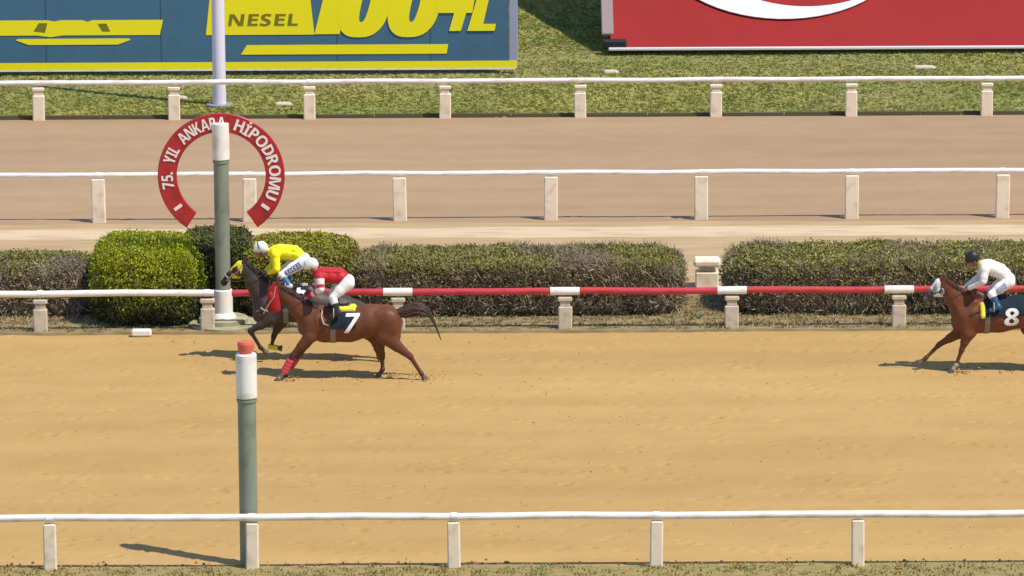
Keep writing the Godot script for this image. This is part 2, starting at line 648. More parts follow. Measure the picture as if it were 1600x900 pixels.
	for k in 95:
		var a := rng.randf() * TAU
		var rr := sqrt(rng.randf())
		var stop := rng.randi_range(4, 7)
		var pts := []
		var rad := []
		for i in stop + 1:
			var w: float = wid[i] * rr * (1.0 + 0.25 * rng.randf_range(-1, 1))
			pts.append(tp[i] + Vector3(cos(a) * w * 0.35, sin(a) * w - (0.02 if i in [2, 3, 4] and rr > 0.6 else 0.0), cos(a + 0.6) * w * 0.7))
			rad.append(0.011 if i < stop else 0.003)
		tube_into(ts, pts, rad, 5)
	put("tail", ts.commit(), mat("tail hair " + look.kind, (look.tail as Color).linear_to_srgb(), 0.5), t)
	# racing hood
	if look.has("hood"):
		var hb := []
		var hc: Color = look.hood
		var h2: Color = look.get("hood_patch", hc)
		hb.append([j.poll + Vector3(0.005, 0.0, 0), j.cheek, 0.082, 0.096, 0.64, hc, 0.03])
		hb.append([j.forehead, j.forehead.lerp(j.nose, look.hood_to), 0.078, 0.064, 0.64, hc, 0.03])
		hb.append([j.cheek, j.cheek.lerp(j.nose, look.hood_to) - brow * 0.02, 0.094, 0.07, 0.64, hc, 0.03])
		if look.has("hood_neck"):
			hb.append([j.poll, j.cheek + look.hood_neck, 0.09, 0.1, 0.66, hc, 0.03])
			hb.append([j.cheek, j.cheek + look.hood_neck * 1.3, 0.1, 0.07, 0.7, hc, 0.04])
		for s in [-1.0, 1.0]:
			var cup: Vector3 = j.forehead + fwd * 0.085 + brow * 0.01 + Vector3(0, 0, s * 0.062)
			hb.append([cup, cup + fwd * 0.03 - brow * 0.02, 0.036, 0.034, 0.6, h2, 0.012])
			if look.has("hood_eye"):
				var ep: Vector3 = j.forehead.lerp(j.nose, 0.42) + brow * 0.005 + Vector3(0, 0, s * 0.035)
				hb.append([ep, ep + fwd * 0.03 - brow * 0.01, look.hood_eye, look.hood_eye, 0.7, h2, 0.01])
			if look.has("hood_patch"):
				hb.append([j.cheek + brow * 0.0 - fwd * 0.05 + Vector3(0, 0, s * 0.07), j.cheek - brow * 0.05 + Vector3(0, 0, s * 0.07), 0.022, 0.02, 0.5, h2, 0.012])
				hb.append([j.nose + brow * 0.05 - fwd * 0.05 + Vector3(0, 0, s * 0.02), j.nose - brow * 0.03 - fwd * 0.03 + Vector3(0, 0, s * 0.05), 0.016, 0.014, 0.6, h2, 0.012])
		put("hood", skin_of(hb, 0.011, 0.0), vmat("hood cloth", 0.75, 0.3), t)
	# bridle and reins
	var strap := mat("strap " + look.kind, (look.strap as Color).linear_to_srgb(), 0.6)
	var br := SurfaceTool.new()
	br.begin(Mesh.PRIMITIVE_TRIANGLES)
	var mouth: Vector3 = j.muzzle.lerp(j.nose, 0.35) - brow * 0.02
	for s in [-1.0, 1.0]:
		tube_into(br, [j.poll + Vector3(-0.02, 0.03, s * 0.05), j.cheek + Vector3(0, 0.02, s * 0.068), j.cheek.lerp(j.nose, 0.5) + Vector3(0, 0, s * 0.058), mouth + Vector3(0, 0, s * 0.046)], [0.011, 0.011, 0.011, 0.011], 6)
		tube_into(br, [j.forehead + brow * 0.03 + Vector3(0, 0, s * 0.035), j.forehead.lerp(j.nose, 0.6) + brow * 0.045 + Vector3(0, 0, s * 0.02), j.nose + brow * 0.05], [0.008, 0.008, 0.008], 6)
	var ring := []
	for k in 17:
		var a := TAU * k / 16.0
		ring.append(j.nose.lerp(j.muzzle, 0.25) + brow * cos(a) * 0.062 + Vector3(0, 0, sin(a) * 0.052))
	var rad := []
	for k in 17: rad.append(0.014)
	tube_into(br, ring, rad, 6)
	put("bridle", br.commit(), strap, t)
	for s in [-1.0, 1.0]:
		var hand: Vector3 = look.hands + Vector3(0, 0, s * 0.07)
		var p0 := mouth + Vector3(0.0, 0, s * 0.055)
		var mid: Vector3 = (p0 + hand) * 0.5 + Vector3(0, -0.03, s * 0.11)
		put("rein", tube([p0, p0.lerp(mid, 0.5) + Vector3(0, -0.01, s * 0.02), mid, mid.lerp(hand, 0.6) + Vector3(0, 0, s * 0.015), hand], 0.007, 6), mat("rein leather", lin(0.06, 0.04, 0.03), 0.5), t)
	# number cloth: a folded sheet over the back, a real thickness with closed rim
	var cx0: float = look.cloth[0]
	var cx1: float = look.cloth[1]
	var low: float = look.cloth[2]
	var cs := SurfaceTool.new()
	cs.begin(Mesh.PRIMITIVE_TRIANGLES)
	var nx := 16
	var na := 36
	var grid := []
	for i in nx + 1:
		var row := []
		var x := lerpf(cx0, cx1, float(i) / nx)
		var c0: Vector3 = j.girth.lerp(j.mid, clampf((x - j.girth.x) / (j.mid.x - j.girth.x), 0.0, 1.4))
		for k in na + 1:
			var ang := lerpf(-low, low, float(k) / na)
			var d := Vector3(0, cos(ang), sin(ang))
			var p := f.cross(Vector3(x, c0.y, 0), d, true, 0.7)
			row.append([p + d * (0.016 + 0.006 * sin(x * 31.0 + ang * 3.0) * absf(ang)), p + d * 0.004])
		grid.append(row)
	for i in nx:
		for k in na:
			for w in 2:
				for tri in [[[0, 0], [1, 0], [1, 1]], [[0, 0], [1, 1], [0, 1]]]:
					for e in (tri if w == 0 else [tri[0], tri[2], tri[1]]):
						cs.set_smooth_group(w)
						cs.add_vertex(grid[i + e[0]][k + e[1]][w])
	for i in nx:
		for k in [0, na]:
			cloth_rim(cs, grid[i][k], grid[i + 1][k])
	for k in na:
		for i in [0, nx]:
			cloth_rim(cs, grid[i][k], grid[i][k + 1])
	cs.generate_normals()
	var cloth := put("saddlecloth", cs.commit(), mat("navy cloth", lin(0.016, 0.028, 0.045), 0.85, 0.3), t)
	var number := lettering(look.number, look.number_size, 0.004, look.get("slant", 0.15), look.get("number_wide", 1.25))
	put("number", laid_on(f, number, look.number_at, 0.028, 3), mat("white print", lin(0.82, 0.82, 0.82), 0.7), cloth)
	# saddle, girth strap, stirrups
	var sad := []
	var seat: Vector3 = look.seat
	sad.append([seat + Vector3(-0.16, -0.01, 0), seat + Vector3(0.05, -0.03, 0), 0.045, 0.035, 2.2, Color(0.02, 0.017, 0.015), 0.03])
	sad.append([seat + Vector3(0.05, -0.03, 0), seat + Vector3(0.15, 0.0, 0), 0.035, 0.035, 2.6, Color(0.02, 0.017, 0.015), 0.03])
	for s in [-1.0, 1.0]:
		sad.append([seat + Vector3(-0.08, -0.03, s * 0.13), seat + Vector3(-0.12, -0.2, s * 0.25), 0.05, 0.04, 0.4, Color(0.02, 0.017, 0.015), 0.03])
	put("saddle", skin_of(sad, 0.014), vmat("saddle leather", 0.4), t)
	var gx: float = look.girth_x
	var gc: Vector3 = j.girth
	var gp := SurfaceTool.new()
	gp.begin(Mesh.PRIMITIVE_TRIANGLES)
	for k in 48:
		var a0 := TAU * k / 48.0
		var a1 := TAU * (k + 1) / 48.0
		var d0 := Vector3(0, cos(a0), sin(a0))
		var d1 := Vector3(0, cos(a1), sin(a1))
		var q := []
		for x in [gx - 0.045, gx + 0.045]:
			for d in [d0, d1]:
				q.append(f.cross(Vector3(x, gc.y, 0), d, true, 0.6) + d * 0.008)
		var n0 := (d0 + d1).normalized()
		quad_into(gp, q[0], q[1], q[3], q[2], n0)
		quad_into(gp, q[0], q[1], q[1] - d1 * 0.03, q[0] - d0 * 0.03, Vector3(-1, 0, 0))
		quad_into(gp, q[2], q[3], q[3] - d1 * 0.03, q[2] - d0 * 0.03, Vector3(1, 0, 0))
	put("girth_strap", gp.commit(), mat("grey webbing", lin(0.22, 0.2, 0.18), 0.85), t)
	for s in [-1.0, 1.0]:
		var foot: Vector3 = look.foot
		foot.z *= s
		var top := seat + Vector3(-0.08, -0.02, s * 0.16)
		put("stirrup_leather", tube([top, foot + Vector3(0, 0.11, 0)], 0.011, 6), mat("dark leather", lin(0.03, 0.022, 0.016), 0.5), t)
		put("stirrup", tube([foot + Vector3(0, 0.11, 0), foot + Vector3(0, 0.06, 0.05), foot + Vector3(0, -0.04, 0.055), foot + Vector3(0, -0.045, -0.055), foot + Vector3(0, 0.06, -0.05), foot + Vector3(0, 0.11, 0)], 0.008, 6), mat("pale metal", lin(0.55, 0.52, 0.46), 0.35), t)
	# leg bandages
	for bd in look.get("bandages", []):
		var a: Vector3 = j[bd[0]].lerp(j[bd[1]], bd[2])
		var b: Vector3 = j[bd[0]].lerp(j[bd[1]], bd[3])
		var pr := []
		var l := a.distance_to(b)
		for k in 9:      # overlapping turns of cloth
			pr.append(Vector2(bd[4] + (0.004 if k % 2 else 0.0), l * k / 8.0))
		var ax := (b - a).normalized()
		var side := ax.cross(Vector3(0, 0, 1)).normalized()
		put("leg_bandage", lathe([Vector2(0.02, -0.002)] + pr + [Vector2(0.02, l + 0.002)], 16, Basis(side, ax, side.cross(ax)), a), mat("bandage " + str(bd[5]), (bd[5] as Color).linear_to_srgb(), 0.85), t)
	for x in look.get("straps", []):
		put(x[0], tube(x[1], x[2], 7), mat("loose strap " + str(x[3]), (x[3] as Color).linear_to_srgb(), 0.7), t)
	if look.has("pad"):
		var pb := []
		for s in [-1.0, 1.0]:
			for q in look.pad:
				pb.append([q[0] * Vector3(1, 1, s), q[1] * Vector3(1, 1, s), q[2], q[2], q[3], Color(0.75, 0.68, 0.06), 0.02])
		put("saddle_pad", skin_of(pb, 0.01), vmat("yellow felt", 0.85), t)
	return t


func cloth_rim(st: SurfaceTool, a: Array, b: Array) -> void:
	st.set_smooth_group(-1)
	for p in [a[0], b[0], b[1], a[0], b[1], a[1]]:
		st.add_vertex(p)


# ---------------------------------------------------------------- riders
func make_rider(at: Vector3, j: Dictionary, look: Dictionary, label: String) -> Node3D:
	var t := thing("person", label, "person", at, "jockeys crouched over their horses")
	var skin_c: Color = look.skin
	var torso := [[j.chest, j.mid, 0.125, 0.12, 1.3], [j.mid, j.waist, 0.12, 0.11, 1.25], [j.waist, j.pelvis, 0.108, 0.118, 1.3], [j.n_shoulder, j.f_shoulder, 0.072, 0.072, 1.0], [j.chest, j.neck, 0.09, 0.055, 1.0]]
	var pel := [[j.waist.lerp(j.pelvis, 0.55), j.pelvis, 0.105, 0.118, 1.3]]
	var arms := []
	var thighs := []
	var shins := []
	for s in ["n_", "f_"]:
		arms.append([j[s + "shoulder"], j[s + "elbow"], 0.064, 0.046, 1.0])
		arms.append([j[s + "elbow"], j[s + "hand"], 0.046, 0.026, 1.0])
		thighs.append([j[s + "hip"] + Vector3(0.02, 0.0, 0), j[s + "hip"].lerp(j[s + "knee"], 0.5), 0.108, 0.082, 1.0])
		thighs.append([j[s + "hip"].lerp(j[s + "knee"], 0.5), j[s + "knee"], 0.082, 0.058, 1.0])
		shins.append([j[s + "knee"], j[s + "knee"].lerp(j[s + "ankle"], 0.4), 0.056, 0.054, 1.0])
		shins.append([j[s + "knee"].lerp(j[s + "ankle"], 0.4), j[s + "ankle"], 0.054, 0.034, 1.0])
		shins.append([j[s + "ankle"], j[s + "toe"], 0.038, 0.028, 1.0])
	var neck := [[j.neck, j.head.lerp(j.neck, 0.3), 0.054, 0.05, 1.0]]
	var full := []
	for b in torso + arms + thighs + shins + neck:
		full.append(b + [skin_c, 0.03])
	var body := FleshMesh.new()
	Field.new(full, 0.013, -0.004).into(body)
	# head: its own fine grid; f is where the face looks, u the crown
	var f: Vector3 = (look.gaze as Vector3).normalized()
	var u := Vector3(-f.y, f.x, 0).normalized()
	if u.y < 0.0: u = -u
	var h: Vector3 = j.head
	var z := Vector3(0, 0, 1)
	var lips := Color(0.3, 0.12, 0.09)
	var hb := [
		[h + u * 0.015 - f * 0.012, h + u * 0.015 + f * 0.02, 0.088, 0.08, 0.85, skin_c, 0.02],
		[h + f * 0.03 - u * 0.03, h + f * 0.045 - u * 0.075, 0.066, 0.05, 0.9, skin_c, 0.03],
		[h + f * 0.068 - u * 0.1, h + f * 0.062 - u * 0.105, 0.028, 0.028, 1.2, skin_c, 0.02],
		[h + f * 0.092 - u * 0.005, h + f * 0.108 - u * 0.042, 0.010, 0.015, 1.0, skin_c, 0.012],
		[h + f * 0.088 - u * 0.07 - z * 0.016, h + f * 0.088 - u * 0.07 + z * 0.016, 0.009, 0.009, 1.0, lips, 0.006],
		[h - u * 0.06 - f * 0.01, h - u * 0.02, 0.055, 0.06, 0.9, skin_c, 0.03]]
	for s in [-1.0, 1.0]:
		hb.append([h + f * 0.07 + u * 0.012 + z * 0.03 * s, h + f * 0.064 + u * 0.012 + z * 0.05 * s, 0.014, 0.012, 1.0, skin_c, 0.012])
		hb.append([h - f * 0.005 - u * 0.01 + z * 0.074 * s, h - f * 0.012 - u * 0.05 + z * 0.072 * s, 0.016, 0.012, 0.5, skin_c, 0.008])
	Field.new(hb, 0.006).into(body)
	# hands: palm, four bent fingers of unequal length and a thumb, closed on the rein
	for s in ["n_", "f_"]:
		var sg := 1.0 if s == "n_" else -1.0
		var w: Vector3 = j[s + "hand"]
		var d: Vector3 = (w - j[s + "elbow"]).normalized()
		var side := (z - d * d.dot(z)).normalized()
		var down := side.cross(d).normalized()
		if down.y > 0.0: down = -down
		var fb := [[w - d * 0.015, w + d * 0.02, 0.026, 0.026, 1.0, skin_c, 0.012]]
		for k in [-1.0, 1.0]:
			fb.append([w + d * 0.02 + side * 0.018 * k, w + d * 0.062 + side * 0.022 * k, 0.018, 0.016, 1.0, skin_c, 0.012])
		var lens := [0.03, 0.034, 0.031, 0.024]
		for k in 4:
			var a := w + d * 0.068 + side * (k - 1.5) * 0.0195 * sg
			var b: Vector3 = a + d * lens[k] * 0.75 + down * lens[k] * 0.7
			var c: Vector3 = b + down * lens[k] * 0.75 - d * lens[k] * 0.35
			var e: Vector3 = c - d * lens[k] * 0.75 + down * 0.002
			for q in [[a, b, 0.0095, 0.009], [b, c, 0.009, 0.0085], [c, e, 0.0085, 0.0075]]:
				fb.append(q + [1.0, skin_c, 0.004])
		var th0 := w + d * 0.025 - side * 0.024 * sg + down * 0.006
		var th1 := th0 + d * 0.024 - side * 0.016 * sg + down * 0.016
		var th2 := th1 + d * 0.022 + side * 0.006 * sg + down * 0.012
		fb.append([th0, th1, 0.013, 0.011, 1.0, skin_c, 0.006])
		fb.append([th1, th2, 0.0105, 0.009, 1.0, skin_c, 0.004])
		Field.new(fb, 0.0045).into(body)
	put("body", body.mesh(), vmat("skin", 0.55), t)
	for s in [-1.0, 1.0]:
		var eye := SphereMesh.new()
		eye.radius = 0.013
		eye.height = 0.026
		eye.radial_segments = 10
		eye.rings = 5
		put("eye", eye, mat("eyeball", lin(0.35, 0.33, 0.3), 0.2), t, h + f * 0.077 - u * 0.002 + z * 0.03 * s)
	# clothing
	var shirt := []
	var sc: Color = look.shirt
	for b in torso.slice(0, 2) + [[j.waist, j.waist.lerp(j.pelvis, 0.35), 0.112, 0.112, 1.27], torso[3]]:
		shirt.append(b + [sc, 0.03])
	shirt.append([j.chest.lerp(j.neck, 0.3), j.chest.lerp(j.neck, 0.72), 0.112 if look.has("collar") else 0.09, 0.07, 1.1, look.get("collar", sc), 0.03])
	for s in ["n_", "f_"]:
		var up: Array = look.get("sleeve", [sc])
		var sh: Vector3 = j[s + "shoulder"]
		var el: Vector3 = j[s + "elbow"]
		var ha: Vector3 = j[s + "hand"].lerp(el, 0.16)
		var m := up.size()
		for k in m:
			var t0 := float(k) / m
			var t1 := float(k + 1) / m
			var pa: Vector3 = sh.lerp(el, t0 * 2.0) if t0 < 0.5 else el.lerp(ha, t0 * 2.0 - 1.0)
			var pb: Vector3 = sh.lerp(el, t1 * 2.0) if t1 <= 0.5 else el.lerp(ha, t1 * 2.0 - 1.0)
			var ra := lerpf(0.068, 0.034, t0)
			if t0 < 0.5 and t1 > 0.5:
				shirt.append([el, pb, 0.051, lerpf(0.068, 0.034, t1), 1.0, up[k], 0.02])
				pb = el
				t1 = 0.5
			shirt.append([pa, pb, ra + 0.004 * sin(k * 2.1), lerpf(0.068, 0.034, t1), 1.0, up[k], 0.02])
		# folds of slack cloth
		shirt.append([sh.lerp(el, 0.2) + Vector3(0.03, -0.03, 0), el.lerp(sh, 0.15) + Vector3(0.03, -0.015, 0), 0.04, 0.028, 0.8, up[1 if m > 2 else 0], 0.03])
	rng.seed = label.hash() + 3
	for k in 7:      # wind ripples across the back
		var p: Vector3 = j.chest.lerp(j.waist, (k + 0.5) / 7.0)
		var y := Vector3(0, rng.randf_range(0.09, 0.1), 0)
		shirt.append([p + y + z * 0.1, p + y + Vector3(0.03, 0.004, 0) - z * 0.1, 0.028, 0.028, 1.0, sc, 0.025])
	put("racing_shirt", skin_of(shirt, 0.012, 0.006), creased("silk", 0.55, 0.4, 3.2, 0.9), t)
	var br := []
	for b in pel + thighs:
		br.append(b + [look.breeches, 0.035])
	for s in ["n_", "f_"]:
		br.append([j[s + "knee"], j[s + "knee"].lerp(j[s + "ankle"], 0.35), 0.058, 0.055, 1.0, look.breeches, 0.02])
	var bf := Field.new(br, 0.012, 0.006)
	var bs := FleshMesh.new()
	bf.into(bs)
	var breeches := put("breeches", bs.mesh(), creased("breeches cloth", 0.7, 0.4, 3.5, 0.7), t)
	if look.has("panel"):
		var a: Vector3 = j.n_hip.lerp(j.n_knee, look.panel[0])
		var b: Vector3 = j.n_hip.lerp(j.n_knee, look.panel[1])
		var d := Vector2(b.x - a.x, b.y - a.y)
		var nrm: Vector2 = Vector2(-d.y, d.x).normalized() * look.panel[2]
		var mid := (a + b) / 2.0
		var dd := d / 2.0
		var poly := PackedVector2Array([-dd - nrm, dd - nrm * 0.8, dd + nrm * 0.8, -dd + nrm])
		put("leg_panel", laid_on(bf, slab(poly, 0.002), mid, 0.004, 4), mat("panel " + str(look.panel[3]), (look.panel[3] as Color).linear_to_srgb(), 0.7), breeches)
		for k in 3:
			var off: Vector2 = nrm * (k - 1.0) * 0.5
			for e in 5:
				var c := dd * (e * 0.36 - 0.72 + 0.05 * (k % 2))
				var hw := dd * 0.1
				var hn: Vector2 = nrm * 0.13
				put("print_mark", laid_on(bf, slab(PackedVector2Array([c + off - hw - hn, c + off + hw - hn, c + off + hw + hn, c + off - hw + hn]), 0.002), mid, 0.0065, 2), mat("white print", lin(0.82, 0.82, 0.82), 0.7), breeches)
	var qi := 0
	for s in ["n_", "f_"]:
		var bt := []
		var bc: Color = look.boot
		bt.append([j[s + "knee"].lerp(j[s + "ankle"], 0.3), j[s + "ankle"], 0.06, 0.042, 1.0, bc, 0.02])
		bt.append([j[s + "ankle"], j[s + "toe"], 0.044, 0.034, 1.0, look.get("toe", bc), 0.02])
		bt.append([j[s + "ankle"] + Vector3(0.025, -0.02, 0), j[s + "ankle"] + Vector3(0.02, -0.03, 0), 0.03, 0.03, 1.0, bc, 0.02])
		if look.has("boot_top"):
			bt.append([j[s + "knee"].lerp(j[s + "ankle"], 0.12), j[s + "knee"].lerp(j[s + "ankle"], 0.34), 0.062, 0.06, 1.0, look.boot_top, 0.01])
		put("boot", skin_of(bt, 0.01, 0.004), vmat("boot leather", 0.35), t)
		qi += 1
	# helmet with peak and chin strap
	var cc: Color = look.helmet
	var hl := [[h + u * 0.045 - f * 0.015, h + u * 0.045 + f * 0.015, 0.1, 0.098, 0.88, cc, 0.02], [h + u * 0.02 - f * 0.03, h + u * 0.03 - f * 0.02, 0.1, 0.1, 0.86, cc, 0.02],
		[h + u * 0.035 + f * 0.08 + z * 0.045, h + u * 0.035 + f * 0.08 - z * 0.045, 0.022, 0.022, 1.0, cc, 0.03], [h + u * 0.028 + f * 0.115 + z * 0.03, h + u * 0.028 + f * 0.115 - z * 0.03, 0.012, 0.012, 1.0, cc, 0.03]]
	var helmet := put("helmet", skin_of(hl, 0.009, 0.004), vmat("helmet cover", look.get("helmet_rough", 0.5)), t)
	if look.has("band"):
		var pts := []
		var rr := []
		for k in 13:
			var a := PI * (k / 12.0) - PI / 2
			pts.append(h + u * 0.04 + f * 0.012 + (u * cos(a) * 0.108 + z * sin(a) * 0.095))
			rr.append(0.011)
		var bst := SurfaceTool.new()
		bst.begin(Mesh.PRIMITIVE_TRIANGLES)
		tube_into(bst, pts, rr, 6)
		put("helmet_band", bst.commit(), mat("band " + look.tag, (look.band as Color).linear_to_srgb(), 0.6), helmet)
	if look.has("pompom"):
		var pb := []
		for k in 9:
			var a := TAU * k / 9.0
			var p := h + u * 0.13 + f * 0.035 + Vector3(cos(a) * 0.02, sin(k * 2.3) * 0.012, sin(a) * 0.02)
			pb.append([p, p + Vector3(0, 0.008, 0), 0.017, 0.014, 1.0, look.pompom, 0.008])
		put("pompom", skin_of(pb, 0.008), vmat("wool", 0.9), helmet)
	var cs := SurfaceTool.new()
	cs.begin(Mesh.PRIMITIVE_TRIANGLES)
	for s in [-1.0, 1.0]:
		tube_into(cs, [h + z * 0.083 * s - u * 0.0, h + f * 0.03 - u * 0.06 + z * 0.066 * s, h + f * 0.06 - u * 0.128 + z * 0.01 * s], [0.006, 0.006, 0.006], 5)
	put("chin_strap", cs.commit(), mat("dark leather", lin(0.03, 0.022, 0.016), 0.5), t)
	put("goggles", skin_of([[h + f * 0.092 + u * 0.005 + z * 0.035, h + f * 0.092 + u * 0.005 - z * 0.035, 0.021, 0.021, 1.0, Color(0.03, 0.03, 0.035), 0.01], [h + f * 0.075 + u * 0.008 + z * 0.052, h + f * 0.01 + u * 0.015 + z * 0.085, 0.012, 0.009, 0.7, Color(0.03, 0.03, 0.035), 0.01], [h + f * 0.075 + u * 0.008 - z * 0.052, h + f * 0.01 + u * 0.015 - z * 0.085, 0.012, 0.009, 0.7, Color(0.03, 0.03, 0.035), 0.01]], 0.006), vmat("goggle plastic", 0.15), t)
	return t


# ---------------------------------------------------------------- ground
func sheet(called: String, x0: float, x1: float, z0: float, z1: float, y: float, m: Material, wobble := 0.0, step := 0.4, sd := 1) -> MeshInstance3D:
	# a strip of ground along the track, its two long edges a little ragged, turned down at the rim
	var st := SurfaceTool.new()
	st.begin(Mesh.PRIMITIVE_TRIANGLES)
	var n := int((x1 - x0) / step)
	for i in n:
		var q := []
		for e in 2:
			var x := x0 + (x1 - x0) * float(i + e) / n
			var w0 := wobble * fnoise.get_noise_2d(x * 40.0, sd * 77.0)
			var w1 := wobble * fnoise.get_noise_2d(x * 40.0, sd * 77.0 + 500.0)
			q.append([Vector3(x, y, z0 + w0), Vector3(x, y, z1 + w1)])
		quad_into(st, q[0][0], q[1][0], q[1][1], q[0][1], Vector3.UP)
		if wobble > 0.0:
			for k in 2:
				var d := Vector3(0, -0.06, -0.02 if k == 0 else 0.02)
				quad_into(st, q[0][k], q[1][k], q[1][k] + d, q[0][k] + d, Vector3(0, 0.3, -1 if k == 0 else 1).normalized())
	var o := put(called, st.commit(), m, self)
	tag(o, "", "", "", "structure")
	return o


# raked sand with hoof prints: real relief on a fine grid
func sand_bed(called: String, x0: float, x1: float, z0: float, z1: float, cell: Vector2, c: Color, c2: Color, prints: int, ridge: float, mt: Material, sd: int) -> void:
	var nx := int((x1 - x0) / cell.x)
	var nz := int((z1 - z0) / cell.y)
	var hgt := PackedFloat32Array()
	hgt.resize((nx + 1) * (nz + 1))
	var r := RandomNumberGenerator.new()
	r.seed = sd
	for i in nx + 1:
		var x := x0 + (x1 - x0) * i / nx
		for k in nz + 1:
			var z := z0 + (z1 - z0) * k / nz
			hgt[i * (nz + 1) + k] = 0.014 * fnoise.get_noise_2d(x * 9.0, z * 40.0 + sd) + ridge * sin(z * 37.0 + 2.0 * fnoise.get_noise_2d(x * 6.0, z * 14.0)) * (0.6 + fnoise.get_noise_2d(x * 20.0 + 90.0, z * 60.0)) + 0.006 * fnoise.get_noise_2d(x * 160.0, z * 160.0)
	for p in prints:
		var cx := r.randf_range(x0 + 0.5, x1 - 0.5)
		var cz := r.randf_range(z0 + 0.4, z1 - 0.4)
		var rad := r.randf_range(0.07, 0.12)
		var deep := r.randf_range(0.012, 0.03)
		var ic := int((cx - x0) / cell.x)
		var kc := int((cz - z0) / cell.y)
		for i in range(maxi(ic - 4, 0), mini(ic + 5, nx + 1)):
			for k in range(maxi(kc - 4, 0), mini(kc + 5, nz + 1)):
				var d := Vector2(x0 + i * cell.x - cx, (z0 + k * cell.y - cz) * 1.2).length() / rad
				if d < 1.7:
					hgt[i * (nz + 1) + k] += -deep * (1.0 - d * d) if d < 1.0 else 0.45 * deep * sin((d - 1.0) / 0.7 * PI)
	var vs := PackedVector3Array()
	var ns := PackedVector3Array()
	var cs := PackedColorArray()
	var uv := PackedVector2Array()
	var idx := PackedInt32Array()
	for i in nx + 1:
		var x := x0 + (x1 - x0) * i / nx
		for k in nz + 1:
			var z := z0 + (z1 - z0) * k / nz
			var at := i * (nz + 1) + k
			var edge: bool = i == 0 or k == 0 or i == nx or k == nz
			vs.append(Vector3(x, 0.0 if edge else hgt[at], z))
			if edge:
				ns.append(Vector3.UP)
			else:
				ns.append(Vector3((hgt[at - nz - 1] - hgt[at + nz + 1]) / (2.0 * cell.x), 1, (hgt[at - 1] - hgt[at + 1]) / (2.0 * cell.y)).normalized())
			var tone := clampf(0.5 + 0.45 * fnoise.get_noise_2d(x * 3.0, z * 22.0 + sd * 3.0) + 0.35 * fnoise.get_noise_2d(x * 11.0 + 40.0, z * 90.0) + 0.25 * fnoise.get_noise_2d(x * 70.0, z * 90.0) + hgt[at] * 4.0, 0.0, 1.0)
			cs.append(c.lerp(c2, tone))
			uv.append(Vector2(x, z))
	for i in nx:
		for k in nz:
			var a := i * (nz + 1) + k
			idx.append_array(PackedInt32Array([a, a + nz + 1, a + nz + 2, a, a + nz + 2, a + 1]))
	var arr := []
	arr.resize(Mesh.ARRAY_MAX)
	arr[Mesh.ARRAY_VERTEX] = vs
	arr[Mesh.ARRAY_NORMAL] = ns
	arr[Mesh.ARRAY_COLOR] = cs
	arr[Mesh.ARRAY_TEX_UV] = uv
	arr[Mesh.ARRAY_INDEX] = idx
	var m := ArrayMesh.new()
	m.add_surface_from_arrays(Mesh.PRIMITIVE_TRIANGLES, arr)
	tag(put(called, m, mt, self), "", "", "", "structure")


func scatter(called: String, mesh: Mesh, mt: Material, xf: Array, cols: Array, parent: Node) -> MultiMeshInstance3D:
	var mm := MultiMesh.new()
	mm.transform_format = MultiMesh.TRANSFORM_3D
	mm.use_colors = true
	mm.mesh = mesh
	mm.instance_count = xf.size()
	for i in xf.size():
		mm.set_instance_transform(i, xf[i])
		mm.set_instance_color(i, cols[i])
	var o := MultiMeshInstance3D.new()
	o.name = numbered(called) if parent == self else called
	o.multimesh = mm
	o.material_override = mt
	parent.add_child(o, true)
	tag(o, "", "", "", "stuff")
	return o


func leaf_cluster(count: int, size: Vector2, spread: float, sd: int) -> ArrayMesh:
	var st := SurfaceTool.new()
	st.begin(Mesh.PRIMITIVE_TRIANGLES)
	var r := RandomNumberGenerator.new()
	r.seed = sd
	for i in count:
		var b := Basis.from_euler(Vector3(r.randf_range(-1.2, 1.2), r.randf() * TAU, r.randf_range(-1.2, 1.2)))
		var p := Vector3(r.randf_range(-1, 1), r.randf_range(-1, 1), r.randf_range(-1, 1)) * spread
		var l := size.x * r.randf_range(0.7, 1.3)
		var w := size.y * r.randf_range(0.7, 1.3)
		var q := [p, p + b * Vector3(w, w * 0.3, l * 0.5), p + b * Vector3(0, 0, l), p + b * Vector3(-w, w * 0.3, l * 0.5)]
		tri_into(st, q[0], q[1], q[2], b * Vector3(-0.25, 1, 0).normalized())
		tri_into(st, q[0], q[2], q[3], b * Vector3(0.25, 1, 0).normalized())
	return st.commit()


func tuft_mesh(blades: int, h: float, spread: float, sd: int) -> ArrayMesh:
	var st := SurfaceTool.new()
	st.begin(Mesh.PRIMITIVE_TRIANGLES)
	var r := RandomNumberGenerator.new()
	r.seed = sd
	for i in blades:
		var a := r.randf() * TAU
		var p := Vector3(cos(a), 0, sin(a)) * spread * sqrt(r.randf())
		var lean := Vector3(r.randf_range(-0.5, 0.5), 1.0, r.randf_range(-0.5, 0.5)) * h * r.randf_range(0.6, 1.2)
		var w := Vector3(cos(a + 1.3), 0, sin(a + 1.3)) * 0.011
		var bend := Vector3(lean.x * 0.8, -0.2 * h, lean.z * 0.8)
		var n := lean.cross(w).normalized()
		quad_into(st, p - w, p + w, p + w * 0.7 + lean * 0.6, p - w * 0.7 + lean * 0.6, n)
		tri_into(st, p - w * 0.7 + lean * 0.6, p + w * 0.7 + lean * 0.6, p + lean + bend, n)
	return st.commit()


